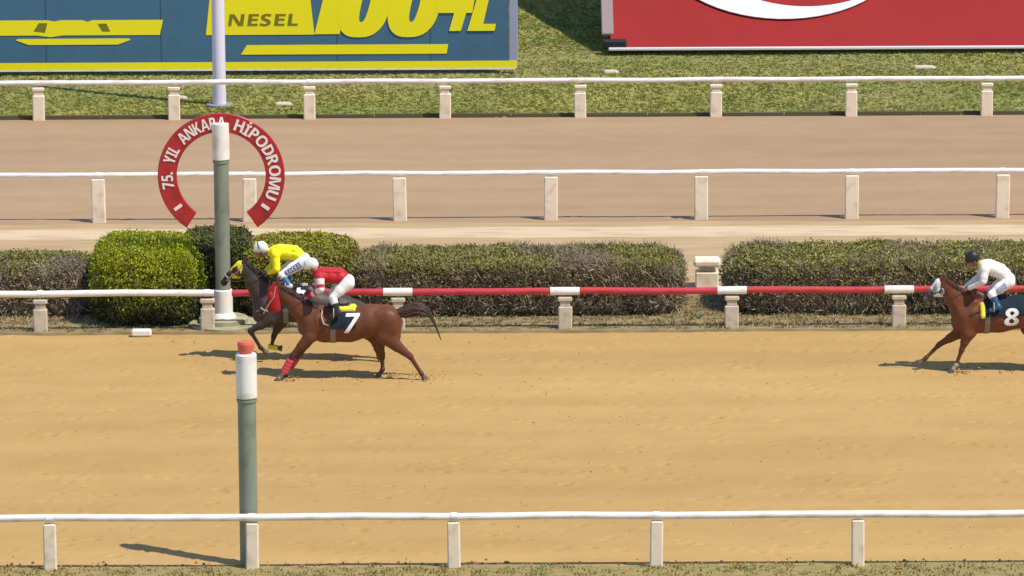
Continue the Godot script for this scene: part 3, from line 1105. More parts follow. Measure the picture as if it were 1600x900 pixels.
func grass(called: String, x0: float, x1: float, z0: float, z1: float, count: int, h: float, ca: Color, cb: Color, cc: Color, y: float, sd: int, label: String) -> void:
	var xf := []
	var cols := []
	var r := RandomNumberGenerator.new()
	r.seed = sd
	for i in count:
		var p := Vector3(r.randf_range(x0, x1), y, r.randf_range(z0, z1))
		var g := fnoise.get_noise_2d(p.x * 12.0, p.z * 30.0 + sd) * 1.3
		var s := r.randf_range(0.6, 1.35) * (1.0 + 0.4 * g)
		xf.append(Transform3D(Basis(Vector3.UP, r.randf() * TAU).scaled(Vector3.ONE * s), p))
		var c := ca.lerp(cb, clampf(0.5 + g, 0, 1)).lerp(cc, clampf(fnoise.get_noise_2d(p.x * 7.0 + 300.0, p.z * 14.0) * 1.6, 0, 1))
		cols.append(c * r.randf_range(0.9, 1.1))
	tag(scatter(called, tuft_mesh(8, h, 0.10, sd), vmat("grass blades", 0.75, 0.25), xf, cols, self), label, "grass")


# ---------------------------------------------------------------- hedges and bushes
func leaf_material() -> StandardMaterial3D:
	var m := vmat("leaf", 0.6, 0.3)
	m.backlight_enabled = true
	m.backlight = Color(0.55, 0.55, 0.55)
	return m


func super_ellipsoid(a: float, b: float, size: Vector3, pw: float) -> Vector3:
	var f := func(v: float) -> float: return signf(v) * pow(absf(v), pw)
	return Vector3(f.call(cos(b)) * f.call(cos(a)), f.call(sin(b)), f.call(cos(b)) * f.call(sin(a))) * size


func bush(called: String, label: String, category: String, at: Vector3, size: Vector3, pw: float, top: Color, side: Color, low: Color, woody: float, dens: float, sd: int, group := "", leaf := Vector2(0.052, 0.016)) -> void:
	# clipped foliage: leaf clusters on and just under an uneven shell, bare twigs showing on its sides, dense core inside
	var t := thing(called, label, category, at, group)
	var r := RandomNumberGenerator.new()
	r.seed = sd
	var half := size / 2.0
	var core := SurfaceTool.new()
	core.begin(Mesh.PRIMITIVE_TRIANGLES)
	var nu := 48
	var nv := 20
	var pt := func(i: int, k: int) -> Vector3:
		var p := super_ellipsoid(TAU * i / nu, PI * k / nv - PI / 2, half - Vector3(0.11, 0.11, 0.11), pw)
		p *= 1.0 + 0.05 * fnoise.get_noise_3dv((p + at) * 90.0)
		return p + Vector3(0, half.y, 0)
	for i in nu:
		for k in nv:
			var q := [pt.call(i, k), pt.call((i + 1) % nu, k), pt.call((i + 1) % nu, k + 1), pt.call(i, k + 1)]
			var n: Vector3 = (q[0] + q[1] + q[2] + q[3]) / 4.0 - Vector3(0, half.y, 0)
			quad_into(core, q[0], q[1], q[2], q[3], n.normalized())
	put("inner_growth", core.commit(), mat("inner growth", lin(0.11, 0.09, 0.06), 0.95, 0.2), t)
	var xf := []
	var cols := []
	var tw := []
	var twc := []
	var area := 2.0 * (size.x * size.y + size.y * size.z) + size.x * size.z
	var count := int(area * dens)
	var cum := Vector3(size.x * size.z, size.x * size.y * 2.0, size.y * size.z * 2.0)
	for i in count:
		# a point on the enclosing box, pulled on to the rounded shell
		var pick := r.randf() * (cum.x + cum.y + cum.z)
		var p := Vector3(r.randf_range(-1, 1), r.randf_range(-1, 1), r.randf_range(-1, 1))
		if pick < cum.x: p.y = 1.0
		elif pick < cum.x + cum.y: p.z = 1.0 if r.randf() < 0.6 else -1.0
		else: p.x = 1.0 if r.randf() < 0.5 else -1.0
		var e := 2.0 / pw
		var l := pow(pow(absf(p.x), e) + pow(absf(p.y), e) + pow(absf(p.z), e), 1.0 / e)
		var q := p / l
		var bump := fnoise.get_noise_3dv((q * half + at) * 55.0)
		var bump2 := fnoise.get_noise_3dv((q * half + at) * 160.0 + Vector3(500, 0, 0))
		var lump := fnoise.get_noise_2d((at.x + q.x * half.x) * 45.0, (at.z + q.z * half.z) * 30.0 + 70.0)
		var dead := smoothstep(0.08, 0.35, fnoise.get_noise_3dv((q * half + at) * 26.0 + Vector3(900, 0, 0))) * woody
		var pos := q * half * (1.0 + 0.02 * bump2) * Vector3(1, 1.0 + 0.10 * lump * woody * float(q.y > 0.0), 1) + q.normalized() * (0.05 * bump - 0.06 * r.randf() + (0.05 if r.randf() < 0.05 else 0.0))
		var up := clampf(q.y, -1, 1)
		var woodiness := woody * clampf(smoothstep(0.96, 0.6, up) + bump * 0.7 + dead * 0.6, 0.0, 1.0)
		pos.y += half.y
		if pos.y < 0.02: pos.y = 0.02 + r.randf() * 0.05
		if r.randf() < woodiness * 0.7:
			var d := Vector3(r.randf_range(-0.8, 0.8), r.randf_range(0.2, 1.0), r.randf_range(-0.3, 0.6)).normalized()
			var s := d.cross(Vector3(0.2, 0.1, 1)).normalized()
			tw.append(Transform3D(Basis(s, d, s.cross(d)).scaled(Vector3.ONE * r.randf_range(0.7, 1.5)), pos - q.normalized() * 0.03))
			twc.append(Color(0.36, 0.29, 0.205) * r.randf_range(0.5, 1.4))
		else:
			xf.append(Transform3D(Basis.from_euler(Vector3(r.randf_range(-0.5, 0.5), r.randf() * TAU, r.randf_range(-0.5, 0.5))).scaled(Vector3.ONE * r.randf_range(0.7, 1.35)), pos))
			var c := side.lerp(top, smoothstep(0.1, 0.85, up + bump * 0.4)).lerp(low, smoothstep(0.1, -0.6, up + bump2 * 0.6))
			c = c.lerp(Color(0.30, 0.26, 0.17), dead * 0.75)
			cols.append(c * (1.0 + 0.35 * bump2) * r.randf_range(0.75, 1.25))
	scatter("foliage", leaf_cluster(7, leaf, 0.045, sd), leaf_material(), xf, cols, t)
	if tw.size():
		var st := SurfaceTool.new()
		st.begin(Mesh.PRIMITIVE_TRIANGLES)
		tube_into(st, [Vector3(0, -0.1, 0), Vector3(0.012, 0.02, 0.008), Vector3(-0.01, 0.13, 0)], [0.008, 0.006, 0.003], 4)
		tube_into(st, [Vector3(0.01, 0.0, 0.0), Vector3(0.06, 0.07, 0.02)], [0.005, 0.002], 4)
		tube_into(st, [Vector3(0.0, 0.04, 0.0), Vector3(-0.05, 0.1, -0.02)], [0.005, 0.002], 4)
		scatter("twigs", st.commit(), vmat("bark", 0.9, 0.2), tw, twc, t)
	var stem := SurfaceTool.new()
	stem.begin(Mesh.PRIMITIVE_TRIANGLES)
	for k in maxi(2, int(size.x / 0.5)):
		var x := lerpf(-half.x * 0.8, half.x * 0.8, (k + 0.5) / maxi(2, int(size.x / 0.5)))
		tube_into(stem, [Vector3(x, -0.05, 0), Vector3(x + 0.03, half.y * 0.5, 0.05), Vector3(x - 0.02, half.y, 0.0)], [0.045, 0.035, 0.02], 7)
	put("stem", stem.commit(), mat("stem bark", lin(0.14, 0.11, 0.08), 0.9), t)


# ---------------------------------------------------------------- rails, posts, boards
func rail(label: String, x0: float, x1: float, z: float, h: float, r: float, post_x: Array, post: Vector3, cap: bool, rail_m: Material, post_m: Material, sleeve: Material = null) -> Node3D:
	var t := thing("running_rail", label, "rail", Vector3(0, 0, z))
	var seg := []
	var st := SurfaceTool.new()
	st.begin(Mesh.PRIMITIVE_TRIANGLES)
	var pts := []
	var rad := []
	var n := maxi(2, int((x1 - x0) / 1.5))
	for i in n + 1:
		var x := lerpf(x0, x1, float(i) / n)
		pts.append(Vector3(x, h - r + 0.010 * sin(x * 1.7), 0.006 * sin(x * 2.9)))
		rad.append(r)
	tube_into(st, pts, rad, 16)
	put("rail", st.commit(), rail_m, t)
	var top := h - 2.0 * r - 0.004
	for x in post_x:
		if cap:
			var lean := 0.013 * sin(x * 5.1)
			var p := put("post", rounded_box(Vector3(post.x, top - 0.16, post.z), 0.02), post_m, t, Vector3(x, -0.05, 0))
			p.rotation.z = lean
			var b := put("bracket", rounded_box(Vector3(post.x * 0.72, 0.09, post.z * 0.7), 0.01), post_m, t, Vector3(x, top - 0.212, 0))
			put("bracket_cap", rounded_box(Vector3(post.x * 1.04, 0.085, post.z * 1.06), 0.02), post_m, t, Vector3(x, top - 0.12, 0))
		else:
			var p := put("post", rounded_box(Vector3(post.x, top + 0.03, post.z), 0.02), post_m, t, Vector3(x, -0.05, 0))
			p.rotation.z = 0.013 * sin(x * 5.1)
		if sleeve:
			put("rail_sleeve", tube([Vector3(x - 0.26, h - r, 0), Vector3(x - 0.235, h - r, 0), Vector3(x + 0.235, h - r, 0), Vector3(x + 0.26, h - r, 0)], r + 0.012, 16), sleeve, t)
		else:
			put("rail_joint", tube([Vector3(x - 0.05, h - r, 0), Vector3(x + 0.05, h - r, 0)], r + 0.005, 14), rail_m, t)
	return t


func finish_post(label: String, at: Vector3, h: float) -> Node3D:
	var t := thing("finishing_post", label, "post", at)
	var grey := weathered("post grey paint", Color(0.52, 0.55, 0.49), Color(0.42, 0.45, 0.4), Vector3(0.8, 0.5, 0.8), 0.5)
	var white := weathered("post white paint", Color(0.93, 0.92, 0.9), Color(0.8, 0.78, 0.73), Vector3(0.8, 0.8, 0.8), 0.5)
	put("shaft", lathe([Vector2(0.135, -0.05), Vector2(0.135, h - 0.69), Vector2(0.128, h - 0.68), Vector2(0.128, h - 0.64)], 28), grey, t)
	put("collar", lathe([Vector2(0.127, h - 0.72), Vector2(0.15, h - 0.72), Vector2(0.15, h - 0.68), Vector2(0.127, h - 0.68)], 28), grey, t)
	put("white_cap", lathe([Vector2(0.1, h - 0.665), Vector2(0.15, h - 0.665), Vector2(0.155, h - 0.655), Vector2(0.155, h - 0.02), Vector2(0.14, h), Vector2(0.0, h + 0.006)], 28), white, t)
	return t


func arc_band(r0: float, r1: float, a0: float, a1: float, thick: float) -> ArrayMesh:
	var st := SurfaceTool.new()
	st.begin(Mesh.PRIMITIVE_TRIANGLES)
	var n := 72
	var bev := 0.012
	var prof := [Vector2(r0, -thick / 2 + bev), Vector2(r0, thick / 2 - bev), Vector2(r0 + bev, thick / 2), Vector2(r1 - bev, thick / 2), Vector2(r1, thick / 2 - bev), Vector2(r1, -thick / 2 + bev), Vector2(r1 - bev, -thick / 2), Vector2(r0 + bev, -thick / 2)]
	for i in n:
		var a := lerpf(a0, a1, float(i) / n)
		var b := lerpf(a0, a1, float(i + 1) / n)
		for k in prof.size():
			var p: Vector2 = prof[k]
			var q: Vector2 = prof[(k + 1) % prof.size()]
			var d := (q - p).normalized()
			var mid := (a + b) / 2
			var nn := Vector3(-d.y * sin(mid), -d.y * cos(mid), d.x)
			quad_into(st, Vector3(sin(a) * p.x, cos(a) * p.x, p.y), Vector3(sin(b) * p.x, cos(b) * p.x, p.y), Vector3(sin(b) * q.x, cos(b) * q.x, q.y), Vector3(sin(a) * q.x, cos(a) * q.x, q.y), nn)
	for e in [a0, a1]:
		var dirn := Vector3(cos(e), -sin(e), 0) * (-1.0 if e == a0 else 1.0)
		for k in range(1, prof.size() - 1):
			tri_into(st, Vector3(sin(e) * prof[0].x, cos(e) * prof[0].x, prof[0].y), Vector3(sin(e) * prof[k].x, cos(e) * prof[k].x, prof[k].y), Vector3(sin(e) * prof[k + 1].x, cos(e) * prof[k + 1].x, prof[k + 1].y), dirn)
	return st.commit()


func ring_slab(outer: PackedVector2Array, inner: PackedVector2Array, thick: float) -> ArrayMesh:
	var st := SurfaceTool.new()
	st.begin(Mesh.PRIMITIVE_TRIANGLES)
	var n := outer.size()
	for i in n:
		var k := (i + 1) % n
		for z in [thick / 2, -thick / 2]:
			quad_into(st, Vector3(outer[i].x, outer[i].y, z), Vector3(outer[k].x, outer[k].y, z), Vector3(inner[k].x, inner[k].y, z), Vector3(inner[i].x, inner[i].y, z), Vector3(0, 0, signf(z)))
		for s in [1.0, -1.0]:
			var p: Vector2 = outer[i] if s > 0 else inner[i]
			var q: Vector2 = outer[k] if s > 0 else inner[k]
			var nn: Vector3 = Vector3((q - p).y, -(q - p).x, 0).normalized() * s
			quad_into(st, Vector3(p.x, p.y, thick / 2), Vector3(q.x, q.y, thick / 2), Vector3(q.x, q.y, -thick / 2), Vector3(p.x, p.y, -thick / 2), nn)
	return st.commit()


func poly_slant(x0: float, x1: float, y0: float, y1: float, s0: float, s1: float) -> PackedVector2Array:
	return PackedVector2Array([Vector2(x0, y0), Vector2(x1, y0), Vector2(x1 + s1, y1), Vector2(x0 + s0, y1)])


# ---------------------------------------------------------------- the scene
func _ready() -> void:
	var cam := Camera3D.new()
	cam.name = "camera"
	cam.position = Vector3(0, 19.7, 92.681)
	cam.rotation_degrees = Vector3(-12.0, 0, -0.29)
	cam.fov = 6.439
	cam.near = 0.5
	cam.far = 3000.0
	add_child(cam)
	cam.current = true
	var env := Environment.new()
	env.background_mode = Environment.BG_SKY
	var sky_m := ProceduralSkyMaterial.new()
	sky_m.sky_top_color = Color(0.44, 0.57, 0.76)
	sky_m.sky_horizon_color = Color(0.82, 0.84, 0.86)
	sky_m.sky_curve = 0.12
	sky_m.ground_bottom_color = Color(0.45, 0.40, 0.33)
	sky_m.ground_horizon_color = Color(0.66, 0.66, 0.62)
	var sky := Sky.new()
	sky.sky_material = sky_m
	env.sky = sky
	env.tonemap_mode = Environment.TONE_MAPPER_LINEAR
	env.tonemap_exposure = 1.2
	env.sdfgi_enabled = true
	env.ssao_enabled = true
	env.ssil_enabled = true
	var we := WorldEnvironment.new()
	we.name = "world_environment"
	we.environment = env
	add_child(we)
	var sun := DirectionalLight3D.new()
	sun.name = "sun"
	sun.light_energy = 1.25
	sun.light_color = Color(1.0, 0.955, 0.89)
	sun.light_angular_distance = 0.5
	sun.shadow_enabled = true
	add_child(sun)
	sun.look_at_from_position(Vector3.ZERO, Vector3(-0.56, -1.0, -0.34), Vector3.BACK)

	rng.seed = 11
	fnoise.seed = 5
	fnoise.frequency = 0.01
	fnoise.fractal_octaves = 3

	build_ground()
	build_rails()
	build_hedges()
	build_boards()
	build_finish()
	build_race()
	build_small()


func build_ground() -> void:
	var soil := mat("grass soil", Color.WHITE, 0.95, 0.2)
	soil.albedo_texture = noise_tex(0.01, 5, lin(0.22, 0.24, 0.075), lin(0.34, 0.325, 0.125), 3)
	soil.uv1_triplanar = true
	soil.uv1_world_triplanar = true
	soil.uv1_scale = Vector3(0.12, 0.12, 0.35)
	sheet("ground", -1500, 1500, -1500, 1500, -0.03, soil, 0.0, 3000.0)
	var near_soil := mat("near verge soil", Color.WHITE, 0.95, 0.2)
	near_soil.albedo_texture = noise_tex(0.02, 5, lin(0.20, 0.19, 0.07), lin(0.43, 0.30, 0.135), 17)
	near_soil.uv1_triplanar = true
	near_soil.uv1_world_triplanar = true
	near_soil.uv1_scale = Vector3(0.25, 0.5, 1.2)
	var grain := noise_tex(0.06, 4, Color.BLACK, Color.WHITE, 8, 512, true, 3.0)
	var s1 := vmat("track sand", 0.95, 0.15)
	s1.normal_enabled = true
	s1.normal_texture = grain
	s1.normal_scale = 0.5
	s1.uv1_scale = Vector3(0.9, 0.9, 1)
	var c1 := Color(0.42, 0.270, 0.104)
	var c2 := Color(0.51, 0.338, 0.139)
	sand_bed("sand_track", -14, 14, 3.5, 19.9, Vector2(0.06, 0.055), c1, c2, 1500, 0.004, s1, 21)
	var far1 := mat("far track sand", Color.WHITE, 0.95, 0.15)
	far1.albedo_texture = noise_tex(0.008, 4, c1.linear_to_srgb(), c2.linear_to_srgb(), 31)
	far1.uv1_triplanar = true
	far1.uv1_world_triplanar = true
	far1.uv1_scale = Vector3(0.05, 0.2, 0.3)
	for s in [-1.0, 1.0]:
		sheet("sand_track", 14.0 if s > 0 else -400.0, 400.0 if s > 0 else -14.0, 3.5, 19.9, 0.0, far1, 0.0, 60.0)
	var k1 := Color(0.342, 0.230, 0.139)
	var k2 := Color(0.415, 0.288, 0.180)
	sand_bed("inner_track", -15, 15, -18.0, -5.6, Vector2(0.12, 0.06), k1, k2, 500, 0.006, s1, 55)
	var far2 := mat("far inner track", Color.WHITE, 0.95, 0.15)
	far2.albedo_texture = noise_tex(0.008, 4, k1.linear_to_srgb(), k2.linear_to_srgb(), 33)
	far2.uv1_triplanar = true
	far2.uv1_world_triplanar = true
	far2.uv1_scale = Vector3(0.05, 0.2, 0.3)
	for s in [-1.0, 1.0]:
		sheet("inner_track", 15.0 if s > 0 else -400.0, 400.0 if s > 0 else -15.0, -18.0, -5.6, 0.0, far2, 0.0, 60.0)
	# pale walkway behind the hedges, and the dry strip under them
	var pale := mat("pale path", Color.WHITE, 0.95, 0.15)
	pale.albedo_texture = noise_tex(0.012, 5, lin(0.38, 0.275, 0.15), lin(0.5, 0.37, 0.215), 12)
	pale.uv1_triplanar = true
	pale.uv1_world_triplanar = true
	pale.uv1_scale = Vector3(0.07, 0.5, 0.5)
	sheet("path", -400, 400, -6.05, 0.9, 0.03, pale, 0.12, 0.5, 3)
	var walk := weathered("walkway concrete", lin(0.61, 0.475, 0.30), lin(0.49, 0.37, 0.225), Vector3(0.15, 0.5, 0.8), 0.9)
	sheet("walkway", -400, 400, -5.55, -4.55, 0.036, walk, 0.1, 0.5, 9)
	var verge := mat("dry verge", Color.WHITE, 0.95, 0.15)
	verge.albedo_texture = noise_tex(0.015, 5, lin(0.17, 0.145, 0.075), lin(0.40, 0.30, 0.165), 14)
	verge.uv1_triplanar = true
	verge.uv1_world_triplanar = true
	verge.uv1_scale = Vector3(0.2, 0.5, 0.6)
	sheet("verge", -400, 400, 0.6, 3.82, 0.042, verge, 0.05, 0.25, 5)
	sheet("near_verge", -400, 400, 19.72, 26.0, 0.02, near_soil, 0.1, 0.2, 6)
	var edging := mat("edging boards", Color(0.36, 0.33, 0.23), 0.9)
	for i in 20:
		var e := put("track_edging", rounded_box(Vector3(2.97, 0.1, 0.06), 0.01), edging, self, Vector3(-28.5 + i * 3.0, -0.03 + 0.006 * sin(i * 2.2), -18.15 + 0.01 * sin(i * 1.3)))
		tag(e, "", "", "", "structure")
	var g1 := Color(0.175, 0.20, 0.05)
	var g2 := Color(0.26, 0.25, 0.075)
	grass("infield_grass", -17, 17, -40.0, -18.2, 150000, 0.034, g1 * 1.5, g2 * 1.62, Color(0.5, 0.45, 0.2), -0.03, 71, "short green and straw coloured grass of the infield behind the far white rail")
	grass("verge_grass", -13, 13, 19.82, 22.0, 3000, 0.04, Color(0.26, 0.27, 0.09), Color(0.4, 0.32, 0.14), Color(0.45, 0.32, 0.15), 0.02, 72, "dull green grass at the near edge of the sand track, bottom of the view")
	grass("dry_grass", -13, 13, 1.0, 3.75, 5200, 0.05, Color(0.2, 0.19, 0.08), Color(0.42, 0.33, 0.17), Color(0.5, 0.4, 0.22), 0.04, 73, "dry straw grass along the foot of the hedges by the sand track")


func build_rails() -> void:
	var white := weathered("rail white paint", Color(0.94, 0.93, 0.91), Color(0.82, 0.79, 0.74), Vector3(0.6, 3, 3), 0.35)
	var red := weathered("rail red paint", Color(0.76, 0.25, 0.27), Color(0.64, 0.19, 0.2), Vector3(0.8, 3, 3), 0.35)
	var cream := weathered("post cream", lin(0.84, 0.73, 0.56), lin(0.68, 0.57, 0.42), Vector3(1.2, 1.2, 1.2), 0.8)
	var greyish := weathered("post grey concrete", lin(0.58, 0.51, 0.4), lin(0.44, 0.385, 0.3), Vector3(1.2, 1.2, 1.2), 0.85)
	var seq := func(first: float, a: int, b: int) -> Array:
		var out := []
		for i in range(a, b):
			out.append(first + 2.97 * i)
		return out
	rail("white rail nearest the camera along the grassy edge of the sand", -22, 22, 19.84, 0.85, 0.055, seq.call(-0.87, -7, 8), Vector3(0.19, 0, 0.1), false, white, cream)
	rail("plain white rail in front of the bright green bush, left of the ringed finishing post", -23, -5.3, 3.67, 0.78, 0.06, seq.call(-5.42, -6, 1), Vector3(0.25, 0, 0.12), true, white, greyish)
	rail("red rail with white sleeves running behind the horses in front of the hedges", -4.98, 25, 3.67, 0.78, 0.06, seq.call(-5.0 + 2.97, 0, 9), Vector3(0.25, 0, 0.12), true, red, greyish, white)
	rail("white rail on broad cream posts between the pale walkway and the brown track", -24, 24, -6.44, 1.0, 0.05, seq.call(-2.2, -7, 9), Vector3(0.27, 0, 0.12), false, white, cream)
	rail("farthest white rail along the edge of the infield grass", -26, 26, -17.96, 0.88, 0.055, seq.call(-1.45, -8, 10), Vector3(0.26, 0, 0.12), true, white, cream)


func build_hedges() -> void:
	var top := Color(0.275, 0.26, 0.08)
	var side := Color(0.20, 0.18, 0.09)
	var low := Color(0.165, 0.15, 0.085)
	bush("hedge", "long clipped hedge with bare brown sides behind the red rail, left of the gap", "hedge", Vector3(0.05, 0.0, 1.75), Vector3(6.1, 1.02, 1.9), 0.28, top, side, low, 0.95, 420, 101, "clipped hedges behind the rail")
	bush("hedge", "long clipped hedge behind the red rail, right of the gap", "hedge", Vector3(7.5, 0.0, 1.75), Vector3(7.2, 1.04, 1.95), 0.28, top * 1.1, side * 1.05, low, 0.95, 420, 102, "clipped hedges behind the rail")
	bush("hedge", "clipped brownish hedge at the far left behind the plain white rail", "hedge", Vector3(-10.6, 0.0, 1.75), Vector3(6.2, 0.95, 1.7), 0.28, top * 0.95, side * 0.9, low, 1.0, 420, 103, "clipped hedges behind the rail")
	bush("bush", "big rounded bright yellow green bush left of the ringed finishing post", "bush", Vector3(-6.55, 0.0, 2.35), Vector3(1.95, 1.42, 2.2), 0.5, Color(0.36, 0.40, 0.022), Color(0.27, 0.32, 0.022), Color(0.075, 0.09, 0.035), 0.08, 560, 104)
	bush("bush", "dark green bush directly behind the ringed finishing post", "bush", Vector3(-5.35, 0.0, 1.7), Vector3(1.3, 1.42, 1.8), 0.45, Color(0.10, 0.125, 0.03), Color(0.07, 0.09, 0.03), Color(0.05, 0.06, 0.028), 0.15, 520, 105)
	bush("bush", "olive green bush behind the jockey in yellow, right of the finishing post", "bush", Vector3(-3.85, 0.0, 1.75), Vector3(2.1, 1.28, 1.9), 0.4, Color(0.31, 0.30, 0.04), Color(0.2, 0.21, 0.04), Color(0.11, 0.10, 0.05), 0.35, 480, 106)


func build_boards() -> void:
	# blue advertising board: panel on legs, flat print on its face
	var zb := -23.9
	var t := thing("advertising_board", "wide blue advertising board with yellow lettering and a yellow stripe along its foot", "advertising board", Vector3(0, 0, zb))
	var blue := weathered("board blue", Color(0.27, 0.435, 0.545), Color(0.26, 0.415, 0.52), Vector3(0.4, 0.4, 0.4), 0.55)
	var yellow := mat("print yellow", Color(0.98, 0.925, 0.06), 0.55)
	var dull := mat("print dark", Color(0.50, 0.47, 0.13), 0.6)
	var back := mat("galvanised steel", Color(0.55, 0.56, 0.58), 0.45)
	var paint := weathered("rail white paint", Color.WHITE, Color.WHITE)
	var panel := put("panel", rounded_box(Vector3(15.8, 3.1, 0.08), 0.01), blue, t, Vector3(-7.95, 0.12, 0))
	put("frame_edge", rounded_box(Vector3(0.2, 3.14, 0.12), 0.015), mat("lavender frame", Color(0.62, 0.63, 0.74), 0.5), t, Vector3(0.06, 0.1, 0))
	put("frame_edge", rounded_box(Vector3(0.2, 3.14, 0.12), 0.015), mat("lavender frame", Color(0.62, 0.63, 0.74), 0.5), t, Vector3(-15.95, 0.1, 0))
	put("bottom_stripe", slab(poly_slant(-15.84, 0.14, 0.13, 0.29, 0, 0), 0.012), yellow, t, Vector3(0, 0, 0.068))
	put("bottom_stripe", slab(poly_slant(-15.84, 0.12, 0.09, 0.128, 0, 0), 0.02), paint, t, Vector3(0, 0, 0.068))
	var pz := Vector3(0, 0, 0.047)
	put("print_bar", slab(poly_slant(-6.22, -1.48, 0.46, 0.68, 0.14, 0.04), 0.008), yellow, panel, Vector3(7.95, -0.12, 0) + pz)
	put("print_box", slab(poly_slant(-7.02, -4.52, 0.92, 2.1, 0.14, -0.12), 0.008), yellow, panel, Vector3(7.95, -0.12, 0) + pz)
	put("print_letters", lettering("NESEL", 0.27, 0.006, 0.1, 1.5), dull, panel, Vector3(-5.68 + 7.95, 1.27 - 0.12, 0.055))
	put("print_bar", slab(PackedVector2Array([Vector2(-13.1, 0.93), Vector2(-10.9, 0.93), Vector2(-10.6, 0.89), Vector2(-10.3, 0.93), Vector2(-8.08, 0.93), Vector2(-8.0, 1.28), Vector2(-9.62, 1.28), Vector2(-9.74, 1.24), Vector2(-9.86, 1.28), Vector2(-10.35, 1.28), Vector2(-10.5, 1.25), Vector2(-10.65, 1.28), Vector2(-13.1, 1.28)]), 0.008), yellow, panel, Vector3(7.95, -0.12, 0) + pz)
	put("print_mark", slab(PackedVector2Array([Vector2(-10.98, 1.03), Vector2(-10.72, 1.0), Vector2(-10.66, 1.22), Vector2(-10.86, 1.22)]), 0.006), dull, panel, Vector3(7.95, -0.12, 0.053))
	put("print_mark", slab(PackedVector2Array([Vector2(-9.4, 1.02), Vector2(-9.22, 1.02), Vector2(-9.3, 1.2), Vector2(-9.5, 1.2)]), 0.006), dull, panel, Vector3(7.95, -0.12, 0.053))
	put("print_bar", slab(PackedVector2Array([Vector2(-11.1, 0.71), Vector2(-9.05, 0.71), Vector2(-8.75, 0.82), Vector2(-8.8, 0.85), Vector2(-11.35, 0.85), Vector2(-11.4, 0.82)]), 0.008), yellow, panel, Vector3(7.95, -0.12, 0) + pz)
	# the heavy figures and letters of the price, as cut shapes
	var pm := func(pts: Array) -> PackedVector2Array:
		var o := PackedVector2Array()
		for q in pts:
			o.append(Vector2(q[0] + 7.95, q[1] - 0.12))
		return o
	put("print_figure", slab(pm.call([[-4.52, 0.93], [-3.94, 0.93], [-3.6, 2.6], [-4.0, 2.6], [-4.45, 2.32], [-4.5, 2.02], [-4.22, 2.1]]), 0.008), yellow, panel, Vector3(0, 0, 0.050))
	for c in [-3.33, -2.18]:
		var outer := PackedVector2Array()
		var inner := PackedVector2Array()
		for k in 40:
			var an := TAU * k / 40.0
			var e := Vector2(signf(cos(an)) * pow(absf(cos(an)), 0.75) * 0.6, signf(sin(an)) * pow(absf(sin(an)), 0.75) * 0.88)
			outer.append(Vector2(c + 7.95 + e.x + e.y * 0.2, 1.73 - 0.12 + e.y))
			inner.append(Vector2(c + 7.97 + e.x * 0.16 + e.y * 0.15, 1.73 - 0.12 + e.y * 0.6))
		put("print_figure", ring_slab(outer, inner, 0.008), yellow, panel, Vector3(0, 0, 0.053 if c < -3.0 else 0.056))
	put("print_letter", slab(pm.call([[-1.42, 0.99], [-1.15, 0.99], [-1.02, 1.41], [-0.88, 1.41], [-0.83, 1.72], [-1.72, 1.72], [-1.77, 1.41], [-1.3, 1.41]]), 0.008), yellow, panel, Vector3(0, 0, 0.059))
	put("print_letter", slab(pm.call([[-1.0, 0.99], [-0.37, 0.99], [-0.34, 1.15], [-0.63, 1.15], [-0.5, 1.72], [-0.78, 1.72]]), 0.008), yellow, panel, Vector3(0, 0, 0.062))
	for x in [-13.4, -10.7, -8.05, -4.0, -1.85]:
		put("panel_seam", slab(poly_slant(x - 0.008, x + 0.008, 0.3, 3.2, 0, 0), 0.006), mat("seam grey", Color(0.2, 0.3, 0.38), 0.6), t, Vector3(0, 0, 0.0425))
	for x in [-15.2, -12.0, -9.0, -6.0, -3.0, -0.4]:
		put("leg", rounded_box(Vector3(0.08, 3.0, 0.08), 0.008), back, t, Vector3(x, -0.05, -0.09))
		var st := SurfaceTool.new()
		st.begin(Mesh.PRIMITIVE_TRIANGLES)
		tube_into(st, [Vector3(x, 2.6, -0.14), Vector3(x, -0.04, -1.5)], [0.035, 0.035], 8)
		put("brace", st.commit(), back, t)
	# red flag banner on a sloping frame
	var lean := deg_to_rad(28.0)
	var u := thing("flag_banner", "huge red flag banner with a white crescent, stretched on a sloping frame", "banner", Vector3(2.35, 0, -26.4))
	var dir := Basis(Vector3(1, 0, 0), lean - PI / 2.0)      # +y runs up the slope
	var redc := weathered("banner red", Color(0.575, 0.075, 0.06), Color(0.55, 0.07, 0.055), Vector3(0.3, 0.3, 0.3), 0.8)
	var wide := 14.0
	var slope := 8.6
	var cloth := SurfaceTool.new()
	cloth.begin(Mesh.PRIMITIVE_TRIANGLES)
	var nx := 56
	var ny := 34
	var sag := func(i: int, k: int) -> Vector3:
		var x := wide * i / nx
		var y := slope * k / ny
		return dir * Vector3(x, y, 0.0 if i == 0 or k == 0 else 0.025 * fnoise.get_noise_2d(x * 25.0, y * 25.0)) + Vector3(0, 0.16, 0)
	cloth.set_smooth_group(0)
	for i in nx:
		for k in ny:
			for p in [[i, k], [i + 1, k + 1], [i + 1, k], [i, k], [i, k + 1], [i + 1, k + 1]]:
				cloth.add_vertex(sag.call(p[0], p[1]))
	cloth.generate_normals()
	var cl := put("cloth", cloth.commit(), redc, u)
	var mark := Node3D.new()
	var moon := PackedVector2Array()
	for k in 49:
		var a := deg_to_rad(40.0 + 280.0 * k / 48.0)
		moon.append(Vector2(cos(a), sin(a)) * 3.0)
	for k in range(48, -1, -1):
		var a := deg_to_rad(50.0 + 260.0 * k / 48.0)
		moon.append(Vector2(0.55, 0.0) + Vector2(cos(a), sin(a)) * 2.52)
	mark.free()
	var white := mat("banner white", Color(0.86, 0.86, 0.86), 0.6)
	var crescent := put("crescent", slab(moon, 0.02), white, u)
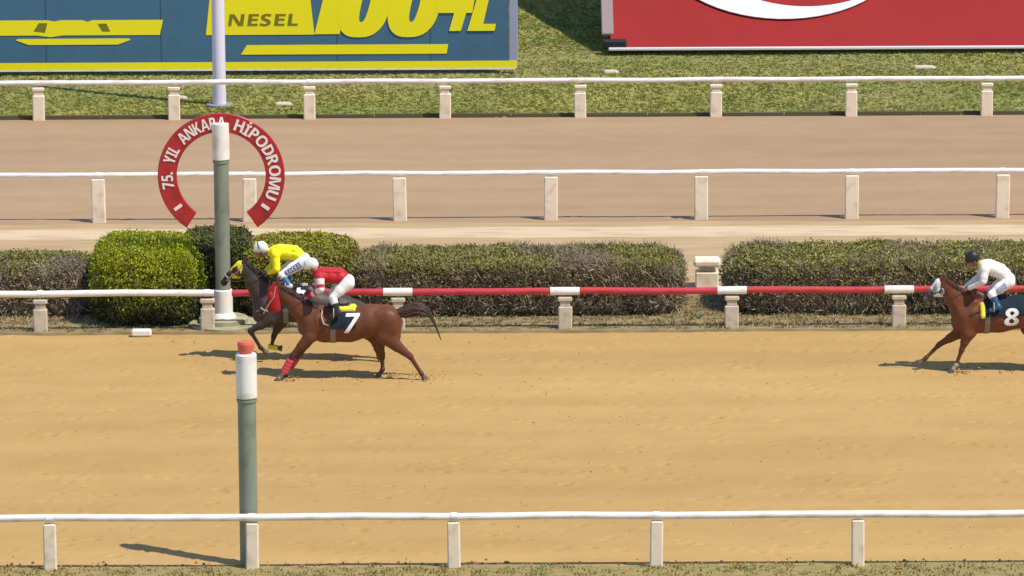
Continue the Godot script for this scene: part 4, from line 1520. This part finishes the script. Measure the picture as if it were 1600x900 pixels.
	crescent.transform = Transform3D(dir, dir * Vector3(4.15, 4.02, 0.05) + Vector3(0, 0.16, 0))
	var star := PackedVector2Array()
	for k in 10:
		var a := PI / 2 + TAU * k / 10.0
		star.append(Vector2(cos(a), sin(a)) * (1.0 if k % 2 == 0 else 0.382) * 1.4)
	var sm := put("star", slab(star, 0.02), white, u)
	sm.transform = Transform3D(dir * Basis(Vector3(0, 0, 1), -PI / 2), dir * Vector3(7.3, 4.02, 0.05) + Vector3(0, 0.16, 0))
	var bar := put("bottom_bar", rounded_box(Vector3(wide + 0.1, 0.07, 0.09), 0.015), white, u, Vector3(wide / 2, 0.1, 0.05))
	var edge := SurfaceTool.new()
	edge.begin(Mesh.PRIMITIVE_TRIANGLES)
	box_into(edge, dir * Vector3(-0.06, slope / 2 + 0.25, -0.02) + Vector3(0, 0.17, 0), Vector3(0.28, slope - 0.5, 0.1), 0.02, dir)
	put("side_hem", edge.commit(), mat("grey hem", Color(0.56, 0.5, 0.5), 0.7), u)
	var dark := mat("black weight", Color(0.09, 0.09, 0.11), 0.7)
	put("corner_weight", rounded_box(Vector3(0.55, 0.2, 0.3), 0.03), dark, u, Vector3(0.1, 0.13, -0.12))
	for x in [0.1, 4.7, 9.3, 13.9]:
		var st := SurfaceTool.new()
		st.begin(Mesh.PRIMITIVE_TRIANGLES)
		var a := dir * Vector3(x, 0.1, -0.08) + Vector3(0, 0.16, 0)
		var b := dir * Vector3(x, slope, -0.08) + Vector3(0, 0.16, 0)
		tube_into(st, [a, b], [0.04, 0.04], 8)
		tube_into(st, [b, Vector3(b.x, -0.04, b.z)], [0.04, 0.04], 8)
		tube_into(st, [(a + b) / 2, Vector3(a.x, -0.04, (a.z + b.z) / 2)], [0.04, 0.04], 8)
		put("frame", st.commit(), back, u)
	# dark tarpaulin that closes the side of the sloping frame
	var top := dir * Vector3(0, slope, 0)
	var tarp := put("side_panel", slab(PackedVector2Array([Vector2(0, 0.0), Vector2(-top.z, 0.0), Vector2(-top.z, top.y)]), 0.03), mat("dark tarpaulin", Color(0.13, 0.13, 0.14), 0.8), u, Vector3(-0.02, 0.03, 0))
	tarp.rotation.y = PI / 2


func build_finish() -> void:
	# ringed finishing post on its stepped plinth, by the inner rail
	var at := Vector3(-5.16, 0.03, 3.2)
	var t := finish_post("tall grey finishing post with a white cap carrying the big red lettered ring", at, 3.68)
	var conc := weathered("plinth concrete", Color(0.66, 0.65, 0.53), Color(0.5, 0.5, 0.38), Vector3(0.8, 0.8, 0.8), 0.9)
	put("plinth", lathe([Vector2(0.62, -0.06), Vector2(0.62, 0.045), Vector2(0.6, 0.06), Vector2(0.0, 0.06)], 36), conc, t)
	put("plinth_step", lathe([Vector2(0.44, 0.06), Vector2(0.44, 0.135), Vector2(0.42, 0.15), Vector2(0.0, 0.15)], 36), conc, t)
	put("white_sleeve", lathe([Vector2(0.23, 0.151), Vector2(0.2, 0.2), Vector2(0.168, 0.24), Vector2(0.168, 0.64), Vector2(0.155, 0.655), Vector2(0.137, 0.66)], 28), mats["post white paint"], t)
	var red := weathered("ring red", Color(0.69, 0.17, 0.185), Color(0.6, 0.13, 0.145), Vector3(0.9, 0.9, 0.9), 0.45)
	var ring := put("ring", arc_band(0.79, 1.13, deg_to_rad(-146), deg_to_rad(146), 0.06), red, t, Vector3(0, 2.72, 0.0))
	var white := mat("ring lettering", Color(0.93, 0.9, 0.88), 0.5)
	# words round the ring, spaced by angle in degrees clockwise from the top
	for w in [["75.", -104.0, -85.0], ["YIL", -76.0, -57.0], ["ANKARA", -49.0, 6.0], ["HİPODROMU", 15.0, 117.0]]:
		var word: String = w[0]
		var glyphs := []
		var total := 0.0
		for k in word.length():
			var m := lettering(word[k], 0.205, 0.012, 0.0, 1.0)
			var wd: float = m.get_aabb().size.x + 0.022
			glyphs.append([m, wd])
			total += wd
		var along := 0.0
		var room: float = deg_to_rad(w[2] - w[1]) * 0.96
		for k in word.length():
			var a: float = deg_to_rad(w[1]) + (along + glyphs[k][1] / 2.0) / total * room / 0.96
			along += glyphs[k][1]
			var l := put("ring_letter", glyphs[k][0], white, ring)
			var rr := 0.88 if word[k] == "." else 0.98 if word[k] == "İ" else 0.96
			l.transform = Transform3D(Basis(Vector3(0, 0, 1), -a).scaled_local(Vector3(minf(room / total, 1.15), 1, 1)), Vector3(sin(a) * rr, cos(a) * rr, 0.034))
	for s in [-1.0, 1.0]:
		var a: float = deg_to_rad(126.0) * s
		var l := put("ring_dot", slab(PackedVector2Array([Vector2(-0.03, -0.08), Vector2(0.03, -0.08), Vector2(0.03, 0.08), Vector2(-0.03, 0.08)]), 0.012), white, ring)
		l.transform = Transform3D(Basis(Vector3(0, 0, 1), -a), Vector3(sin(a) * 0.96, cos(a) * 0.96, 0.034))
	for y in [3.66]:
		put("ring_bracket", rounded_box(Vector3(0.5, 0.06, 0.05), 0.01), mats["post grey paint"], t, Vector3(0, y - 0.05, -0.06))
	# its twin by the near rail
	var n := finish_post("grey finishing post with white cap and small red marker, beside the nearest rail", Vector3(-3.9, 0.0, 19.55), 3.2)
	put("red_marker", lathe([Vector2(0.0, 3.2), Vector2(0.085, 3.2), Vector2(0.115, 3.24), Vector2(0.125, 3.34), Vector2(0.115, 3.375), Vector2(0.0, 3.385)], 24), mat("marker red", Color(0.84, 0.40, 0.32), 0.5), n)
	# slim pale flagpole in the infield
	var f := thing("flagpole", "slim pale flagpole standing on the infield grass in front of the blue board", "flagpole", Vector3(-6.5, -0.03, -19.86))
	put("pole", lathe([Vector2(0.15, 0.02), Vector2(0.145, 1.5), Vector2(0.13, 7.0), Vector2(0.12, 7.4), Vector2(0.0, 7.45)], 24), mat("pole pale paint", Color(0.88, 0.86, 0.92), 0.5), f)
	put("base_plate", lathe([Vector2(0.3, -0.02), Vector2(0.3, 0.04), Vector2(0.28, 0.05), Vector2(0.0, 0.05)], 24), mat("galvanised steel", Color.WHITE), f)
	put("ball", lathe([Vector2(0.0, 7.44), Vector2(0.07, 7.47), Vector2(0.1, 7.54), Vector2(0.07, 7.61), Vector2(0.0, 7.64)], 16), mat("pole pale paint", Color.WHITE), f)


func build_race() -> void:
	var horse7 = {withers = Vector3(-0.511, 1.167, 0), girth = Vector3(-0.448, 0.932, 0), mid = Vector3(-0.044, 0.942, 0), loin = Vector3(0.339, 1.007, 0), croup = Vector3(0.590, 1.028, 0), buttock = Vector3(0.699, 0.960, 0), shoulder = Vector3(-0.655, 0.934, 0), chest = Vector3(-0.765, 0.889, 0), neckbase = Vector3(-0.654, 1.056, 0), neckmid = Vector3(-0.924, 1.259, 0), necktop = Vector3(-1.150, 1.483, 0), poll = Vector3(-1.257, 1.606, 0), forehead = Vector3(-1.323, 1.551, 0), cheek = Vector3(-1.315, 1.417, 0), nose = Vector3(-1.459, 1.251, 0), muzzle = Vector3(-1.548, 1.095, 0), fn_elbow = Vector3(-0.707, 0.766, 0.15), fn_knee = Vector3(-0.995, 0.452, 0.14), fn_fet = Vector3(-1.153, 0.148, 0.13), fn_hoof = Vector3(-1.264, 0.003, 0.13), ff_elbow = Vector3(-0.686, 0.721, -0.15), ff_knee = Vector3(-0.875, 0.422, -0.14), ff_fet = Vector3(-1.053, 0.169, -0.12), ff_hoof = Vector3(-1.143, 0.023, -0.12), hn_hip = Vector3(0.627, 1.027, 0.15), hn_stifle = Vector3(0.559, 0.775, 0.17), hn_hock = Vector3(1.002, 0.410, 0.15), hn_fet = Vector3(1.185, 0.116, 0.14), hn_hoof = Vector3(1.239, 0.037, 0.14), hf_hip = Vector3(0.576, 0.984, -0.15), hf_stifle = Vector3(0.408, 0.713, -0.16), hf_hock = Vector3(0.515, 0.347, -0.14), hf_fet = Vector3(0.524, 0.127, -0.12), hf_hoof = Vector3(0.457, 0.026, -0.12), t0 = Vector3(0.777, 1.150, 0), t1 = Vector3(0.919, 1.182, 0), t2 = Vector3(1.051, 1.226, 0), t3 = Vector3(1.193, 1.226, 0), t4 = Vector3(1.334, 1.124, 0), t5 = Vector3(1.430, 0.934, 0), t6 = Vector3(1.527, 0.665, 0)}
	var horse5 = {withers = Vector3(-0.338, 1.252, 0), girth = Vector3(-0.264, 0.979, 0), mid = Vector3(0.235, 0.977, 0), loin = Vector3(0.678, 0.895, 0), croup = Vector3(0.943, 0.814, 0), buttock = Vector3(1.098, 0.745, 0), shoulder = Vector3(-0.509, 0.924, 0), chest = Vector3(-0.677, 0.811, 0), neckbase = Vector3(-0.584, 1.083, 0), neckmid = Vector3(-0.779, 1.390, 0), necktop = Vector3(-0.898, 1.583, 0), poll = Vector3(-0.951, 1.697, 0), forehead = Vector3(-1.029, 1.697, 0), cheek = Vector3(-1.075, 1.562, 0), nose = Vector3(-1.220, 1.517, 0), muzzle = Vector3(-1.322, 1.393, 0), fn_elbow = Vector3(-0.494, 0.762, 0.14), fn_knee = Vector3(-0.863, 0.557, 0.13), fn_fet = Vector3(-0.690, 0.261, 0.13), fn_hoof = Vector3(-0.603, 0.181, 0.13), ff_elbow = Vector3(-0.352, 0.654, -0.14), ff_knee = Vector3(-0.467, 0.406, -0.13), ff_fet = Vector3(-0.514, 0.215, -0.12), ff_hoof = Vector3(-0.358, 0.191, -0.12), hn_hip = Vector3(0.992, 0.813, 0.15), hn_stifle = Vector3(0.968, 0.613, 0.17), hn_hock = Vector3(1.287, 0.425, 0.15), hn_fet = Vector3(1.350, 0.184, 0.14), hn_hoof = Vector3(1.383, 0.070, 0.14), hf_hip = Vector3(0.960, 0.747, -0.15), hf_stifle = Vector3(0.914, 0.586, -0.16), hf_hock = Vector3(1.212, 0.350, -0.14), hf_fet = Vector3(1.310, 0.160, -0.12), hf_hoof = Vector3(1.354, 0.057, -0.12), t0 = Vector3(1.199, 0.892, 0), t1 = Vector3(1.299, 0.858, 0), t2 = Vector3(1.376, 0.857, 0), t3 = Vector3(1.453, 0.766, 0), t4 = Vector3(1.518, 0.664, 0), t5 = Vector3(1.573, 0.561, 0), t6 = Vector3(1.616, 0.458, 0)}
	var horse8 = {withers = Vector3(-0.447, 1.339, 0), girth = Vector3(-0.376, 0.958, 0), mid = Vector3(0.007, 0.978, 0), loin = Vector3(0.390, 1.021, 0), croup = Vector3(0.664, 1.053, 0), buttock = Vector3(0.786, 0.974, 0), shoulder = Vector3(-0.573, 0.925, 0), chest = Vector3(-0.670, 0.836, 0), neckbase = Vector3(-0.630, 1.082, 0), neckmid = Vector3(-0.764, 1.285, 0), necktop = Vector3(-0.898, 1.465, 0), poll = Vector3(-0.975, 1.566, 0), forehead = Vector3(-1.041, 1.544, 0), cheek = Vector3(-1.006, 1.398, 0), nose = Vector3(-1.170, 1.377, 0), muzzle = Vector3(-1.267, 1.265, 0), fn_elbow = Vector3(-0.550, 0.678, 0.15), fn_knee = Vector3(-0.644, 0.406, 0.14), fn_fet = Vector3(-0.738, 0.135, 0.13), fn_hoof = Vector3(-0.813, 0.023, 0.13), ff_elbow = Vector3(-0.655, 0.645, -0.15), ff_knee = Vector3(-1.005, 0.435, -0.14), ff_fet = Vector3(-1.234, 0.204, -0.12), ff_hoof = Vector3(-1.332, 0.126, -0.12), hn_hip = Vector3(0.682, 1.041, 0.15), hn_stifle = Vector3(0.596, 0.788, 0.17), hn_hock = Vector3(1.020, 0.456, 0.15), hn_fet = Vector3(1.212, 0.172, 0.14), hn_hoof = Vector3(1.290, 0.093, 0.14), hf_hip = Vector3(0.691, 0.976, -0.15), hf_stifle = Vector3(0.532, 0.716, -0.16), hf_hock = Vector3(0.689, 0.370, -0.14), hf_fet = Vector3(0.581, 0.150, -0.12), hf_hoof = Vector3(0.505, 0.060, -0.12), t0 = Vector3(0.859, 1.164, 0), t1 = Vector3(0.990, 1.197, 0), t2 = Vector3(1.121, 1.208, 0), t3 = Vector3(1.254, 1.162, 0), t4 = Vector3(1.365, 1.061, 0), t5 = Vector3(1.456, 0.903, 0), t6 = Vector3(1.514, 0.712, 0)}
	var rider7 = {head = Vector3(-0.664, 1.960, 0), chin = Vector3(-0.720, 1.849, 0), neck = Vector3(-0.578, 1.870, 0), chest = Vector3(-0.492, 1.803, 0), mid = Vector3(-0.328, 1.791, 0), waist = Vector3(-0.176, 1.779, 0), pelvis = Vector3(-0.068, 1.701, 0), n_shoulder = Vector3(-0.529, 1.806, 0.17), n_elbow = Vector3(-0.507, 1.609, 0.24), n_hand = Vector3(-0.745, 1.429, 0.07), n_hip = Vector3(-0.065, 1.679, 0.11), n_knee = Vector3(-0.304, 1.457, 0.21), n_ankle = Vector3(-0.217, 1.207, 0.29), n_toe = Vector3(-0.337, 1.154, 0.3), f_shoulder = Vector3(-0.541, 1.805, -0.17), f_elbow = Vector3(-0.579, 1.608, -0.24), f_hand = Vector3(-0.804, 1.429, -0.07), f_hip = Vector3(-0.071, 1.679, -0.11), f_knee = Vector3(-0.318, 1.455, -0.21), f_ankle = Vector3(-0.236, 1.202, -0.29), f_toe = Vector3(-0.357, 1.149, -0.3)}
	var rider5 = {head = Vector3(-0.659, 1.966, 0), chin = Vector3(-0.628, 1.853, 0), neck = Vector3(-0.527, 1.921, 0), chest = Vector3(-0.395, 1.920, 0), mid = Vector3(-0.218, 1.919, 0), waist = Vector3(-0.052, 1.884, 0), pelvis = Vector3(0.068, 1.782, 0), n_shoulder = Vector3(-0.409, 1.910, 0.17), n_elbow = Vector3(-0.388, 1.665, 0.24), n_hand = Vector3(-0.541, 1.562, 0.07), n_hip = Vector3(0.061, 1.771, 0.11), n_knee = Vector3(-0.302, 1.556, 0.21), n_ankle = Vector3(-0.158, 1.381, 0.29), n_toe = Vector3(-0.291, 1.304, 0.3), f_shoulder = Vector3(-0.424, 1.912, -0.17), f_elbow = Vector3(-0.464, 1.667, -0.24), f_hand = Vector3(-0.602, 1.563, -0.07), f_hip = Vector3(0.053, 1.772, -0.11), f_knee = Vector3(-0.320, 1.557, -0.21), f_ankle = Vector3(-0.182, 1.381, -0.29), f_toe = Vector3(-0.317, 1.304, -0.3)}
	var rider8 = {head = Vector3(-0.466, 1.954, 0), chin = Vector3(-0.476, 1.854, 0), neck = Vector3(-0.356, 1.876, 0), chest = Vector3(-0.235, 1.819, 0), mid = Vector3(-0.070, 1.774, 0), waist = Vector3(0.062, 1.695, 0), pelvis = Vector3(0.140, 1.605, 0), n_shoulder = Vector3(-0.283, 1.810, 0.17), n_elbow = Vector3(-0.308, 1.613, 0.24), n_hand = Vector3(-0.564, 1.444, 0.07), n_hip = Vector3(0.119, 1.572, 0.11), n_knee = Vector3(-0.160, 1.383, 0.21), n_ankle = Vector3(-0.045, 1.187, 0.29), n_toe = Vector3(-0.176, 1.123, 0.3), f_shoulder = Vector3(-0.252, 1.810, -0.17), f_elbow = Vector3(-0.320, 1.612, -0.24), f_hand = Vector3(-0.606, 1.444, -0.07), f_hip = Vector3(0.140, 1.572, -0.11), f_knee = Vector3(-0.121, 1.381, -0.21), f_ankle = Vector3(0.010, 1.183, -0.29), f_toe = Vector3(-0.120, 1.119, -0.3)}
	var base7 := Vector3(-2.744, 0, 7.356)
	var base5 := Vector3(-3.675, 0, 5.952)
	var base8 := Vector3(8.342, 0, 7.019)
	var white := Color(0.8, 0.8, 0.8)
	var dark_strap := Color(0.05, 0.035, 0.03)
	make_horse(base7, horse7, {
		kind = "seven", coat = Color(0.135, 0.05, 0.024), dark = Color(0.05, 0.026, 0.02), leg = Color(0.1, 0.045, 0.025), mane = Color(0.05, 0.022, 0.014), tail = Color(0.06, 0.024, 0.015), strap = Color(0.42, 0.3, 0.27),
		ff_sock = Color(0.4, 0.28, 0.2), fn_sock = Color(0.38, 0.27, 0.2), hood = Color(0.42, 0.025, 0.03), hood_to = 0.35, hood_neck = Vector3(0.02, -0.16, 0),
		hands = rider7.n_hand * Vector3(1, 1, 0), cloth = [-0.35, 0.085, 1.62], number = "7", number_size = 0.33, number_at = Vector3(0.0, 1.019, 0), slant = 0.22, number_wide = 1.05, seat = Vector3(-0.2, 1.294, 0), girth_x = -0.31, foot = rider7.n_ankle.lerp(rider7.n_toe, 0.6),
		bandages = [["fn_knee", "fn_fet", 0.3, 1.05, 0.06, Color(0.62, 0.07, 0.09)], ["ff_knee", "ff_fet", 0.4, 1.05, 0.055, Color(0.55, 0.06, 0.08)]],
		pad = [[Vector3(-0.19, 1.244, 0.0), Vector3(0.05, 1.249, 0.0), 0.04, 3.2], [Vector3(-0.16, 1.214, 0.13), Vector3(0.04, 1.219, 0.14), 0.04, 0.8]],
		straps = [["martingale", [Vector3(-0.48, 1.274, 0.12), Vector3(-0.5, 1.134, 0.25), Vector3(-0.46, 1.014, 0.275), Vector3(-0.37, 0.989, 0.285)], 0.014, Color(0.5, 0.36, 0.26)], ["breast_strap", [Vector3(-0.5, 1.184, 0.2), Vector3(-0.68, 1.024, 0.19), Vector3(-0.84, 0.934, 0.1), Vector3(-0.9, 0.904, 0.0), Vector3(-0.84, 0.934, -0.1)], 0.012, Color(0.3, 0.17, 0.13)]]},
		"chestnut racehorse in a red hood wearing number 7, nearest the camera in the leading pair")
	make_horse(base5, horse5, {
		kind = "five", coat = Color(0.062, 0.046, 0.042), dark = Color(0.025, 0.02, 0.018), leg = Color(0.04, 0.028, 0.022), mane = Color(0.02, 0.015, 0.013), tail = Color(0.02, 0.015, 0.013), strap = Color(0.3, 0.25, 0.23),
		hood = Color(0.78, 0.7, 0.02), hood_patch = Color(0.07, 0.03, 0.02), hood_eye = 0.044, hood_to = 0.55,
		hands = rider5.n_hand * Vector3(1, 1, 0), cloth = [-0.32, 0.2, 1.5], number = "5", number_size = 0.27, number_at = Vector3(0.045, 1.234, 0), slant = 0.05, seat = Vector3(-0.14, 1.344, 0), girth_x = -0.24, foot = rider5.n_ankle.lerp(rider5.n_toe, 0.6),
		bandages = [["ff_fet", "ff_hoof", -0.35, 0.7, 0.047, Color(0.8, 0.75, 0.04)]],
		straps = [["breast_strap", [Vector3(-0.3, 1.284, 0.2), Vector3(-0.5, 1.084, 0.2), Vector3(-0.74, 0.894, 0.1), Vector3(-0.82, 0.854, 0.0), Vector3(-0.74, 0.894, -0.1)], 0.014, Color(0.4, 0.34, 0.32)]]},
		"dark brown leading racehorse in a yellow hood wearing number 5, half hidden behind the chestnut")
	make_horse(base8, horse8, {
		kind = "eight", coat = Color(0.15, 0.05, 0.023), dark = Color(0.11, 0.09, 0.08), face = Color(0.62, 0.6, 0.58), leg = Color(0.12, 0.05, 0.025), mane = Color(0.07, 0.026, 0.015), tail = Color(0.07, 0.028, 0.016), strap = dark_strap,
		fn_sock = Color(0.45, 0.38, 0.3), hood = Color(0.8, 0.8, 0.82), hood_to = 0.7, hood_patch = Color(0.25, 0.26, 0.3),
		hands = rider8.n_hand * Vector3(1, 1, 0), cloth = [-0.27, 0.42, 1.45], number = "8", number_size = 0.3, number_at = Vector3(0.19, 0.992, 0), slant = 0.05, seat = Vector3(-0.05, 1.322, 0), girth_x = -0.22, foot = rider8.n_ankle.lerp(rider8.n_toe, 0.6),
		pad = [[Vector3(-0.31, 1.202, 0.19), Vector3(-0.3, 1.012, 0.265), 0.045, 0.7]],
		straps = [["breast_strap", [Vector3(-0.3, 1.122, 0.24), Vector3(-0.5, 1.022, 0.24), Vector3(-0.74, 0.922, 0.12), Vector3(-0.83, 0.892, 0.0), Vector3(-0.74, 0.922, -0.12)], 0.013, dark_strap]]},
		"chestnut racehorse in a white hood wearing number 8, trailing alone at the right")
	var redc := Color(0.5, 0.022, 0.03)
	make_rider(base7, rider7, {
		skin = Color(0.34, 0.2, 0.14), gaze = Vector3(-0.86, -0.5, 0), shirt = redc, sleeve = [redc, Color(0.8, 0.72, 0.72), redc, redc, Color(0.8, 0.72, 0.72), redc, Color(0.8, 0.72, 0.72), redc], breeches = white, boot = Color(0.02, 0.022, 0.03), boot_top = Color(0.75, 0.76, 0.8), helmet = Color(0.78, 0.77, 0.76), tag = "seven"},
		"person in red racing shirt with white sleeve hoops, crouched on the chestnut horse number 7")
	var yel := Color(0.88, 0.82, 0.015)
	make_rider(base5, rider5, {
		skin = Color(0.32, 0.18, 0.13), gaze = Vector3(-0.94, -0.34, 0), shirt = yel, sleeve = [yel], breeches = white, boot = Color(0.05, 0.14, 0.26), toe = Color(0.6, 0.66, 0.72), helmet = Color(0.78, 0.79, 0.82), band = Color(0.06, 0.08, 0.22), pompom = Color(0.85, 0.8, 0.03), tag = "five",
		panel = [0.1, 0.82, 0.05, Color(0.07, 0.12, 0.27)]},
		"person in bright yellow racing shirt and white helmet, riding the dark leading horse")
	make_rider(base8, rider8, {
		skin = Color(0.3, 0.18, 0.13), gaze = Vector3(-0.88, -0.48, 0), shirt = white, sleeve = [white, Color(0.72, 0.7, 0.68), white], collar = Color(0.75, 0.78, 0.1), breeches = white, boot = Color(0.03, 0.1, 0.2), helmet = Color(0.018, 0.018, 0.022), helmet_rough = 0.35, tag = "eight",
		panel = [0.12, 0.7, 0.045, Color(0.16, 0.22, 0.48)]},
		"person in white racing shirt and black helmet, riding the trailing horse at the right")


func build_small() -> void:
	var white := mat("marker white", Color(0.9, 0.89, 0.86), 0.6)
	var b := put("kerb_marker", rounded_box(Vector3(0.36, 0.13, 0.14), 0.03), white, self, Vector3(-6.58, 0.0, 3.95))
	tag(b, "small white marker block on the sand edge in front of the bright green bush", "marker block")
	# stepped concrete bollard in the gap between the two hedges
	var cream: StandardMaterial3D = mats["post cream"]
	var g := thing("bollard", "squat cream concrete bollard standing in the gap between the two long hedges", "bollard", Vector3(3.6, 0.03, 0.1))
	put("foot", rounded_box(Vector3(0.42, 0.3, 0.36), 0.02), cream, g)
	put("neck", rounded_box(Vector3(0.3, 0.1, 0.26), 0.015), cream, g, Vector3(0, 0.3, 0))
	put("cap", rounded_box(Vector3(0.5, 0.14, 0.42), 0.04), cream, g, Vector3(0, 0.4, 0))
	var w := 0
	for q in [[-7.45, -20.7, 0.3, "pale flat stone lying in the grass left of the flagpole"], [-5.05, -19.8, 0.3, "pale flat stone lying in the grass just right of the flagpole"], [2.33, -23.9, 0.26, "pale flat stone on the grass below the corner of the red banner"], [9.6, -24.3, 0.42, "broad pale stone on the grass below the red banner at the right"]]:
		var sk := skin_of([[Vector3(-q[2] / 2, 0.02, 0), Vector3(q[2] / 3, 0.03, 0.03), 0.07, 0.06, 1.2, Color(0.55, 0.5, 0.38), 0.03], [Vector3(0, 0.03, -0.04), Vector3(q[2] / 2, 0.02, 0), 0.06, 0.04, 1.2, Color(0.5, 0.45, 0.33), 0.03]], 0.015, 0.0, fnoise, 0.3)
		tag(put("stone", sk, vmat("stone surface", 0.9), self, Vector3(q[0], -0.03, q[1])), q[3], "stone")
	# clods thrown up on the sand
	var xf := []
	var cols := []
	rng.seed = 77
	for i in 1500:
		var p := Vector3(rng.randf_range(-13, 13), 0.004, rng.randf_range(4.2, 19.4))
		if i < 500:
			p.z = 19.6 + 0.12 * absf(rng.randfn()) * (1.0 if rng.randf() < 0.7 else -1.0)
			p.y = 0.01
		elif i < 900:
			p.x = [-2.2, -3.2, 8.6][i % 3] + rng.randfn() * 0.9
			p.z = [7.25, 5.9, 6.95][i % 3] + rng.randfn() * 0.25
		elif i < 1020:
			var h: Vector3 = [Vector3(-3.95, 0, 7.48), Vector3(-1.6, 0, 7.48), Vector3(-2.2, 0, 7.24), Vector3(7.55, 0, 7.15)][i % 4]
			var d := absf(rng.randfn())
			p = h + Vector3(0.06 + d * 0.16, absf(rng.randfn()) * 0.05 * (1.0 - exp(-d * 2.0)) + 0.005, rng.randfn() * 0.07)
		xf.append(Transform3D(Basis.from_euler(Vector3(rng.randf() * TAU, rng.randf() * TAU, 0)).scaled(Vector3(1, 0.7, 1) * rng.randf_range(0.25, 1.0) * (1.6 if i < 500 else 1.0)), p))
		cols.append((Color(0.30, 0.17, 0.075) if i < 500 else Color(0.5, 0.31, 0.125)) * rng.randf_range(0.75, 1.1))
	var cm := SphereMesh.new()
	cm.radius = 0.02
	cm.height = 0.034
	cm.radial_segments = 7
	cm.rings = 4
	tag(scatter("sand_clods", cm, vmat("sand clod", 0.95, 0.15), xf, cols, self), "small clods of sand kicked up over the tan track", "sand clods")
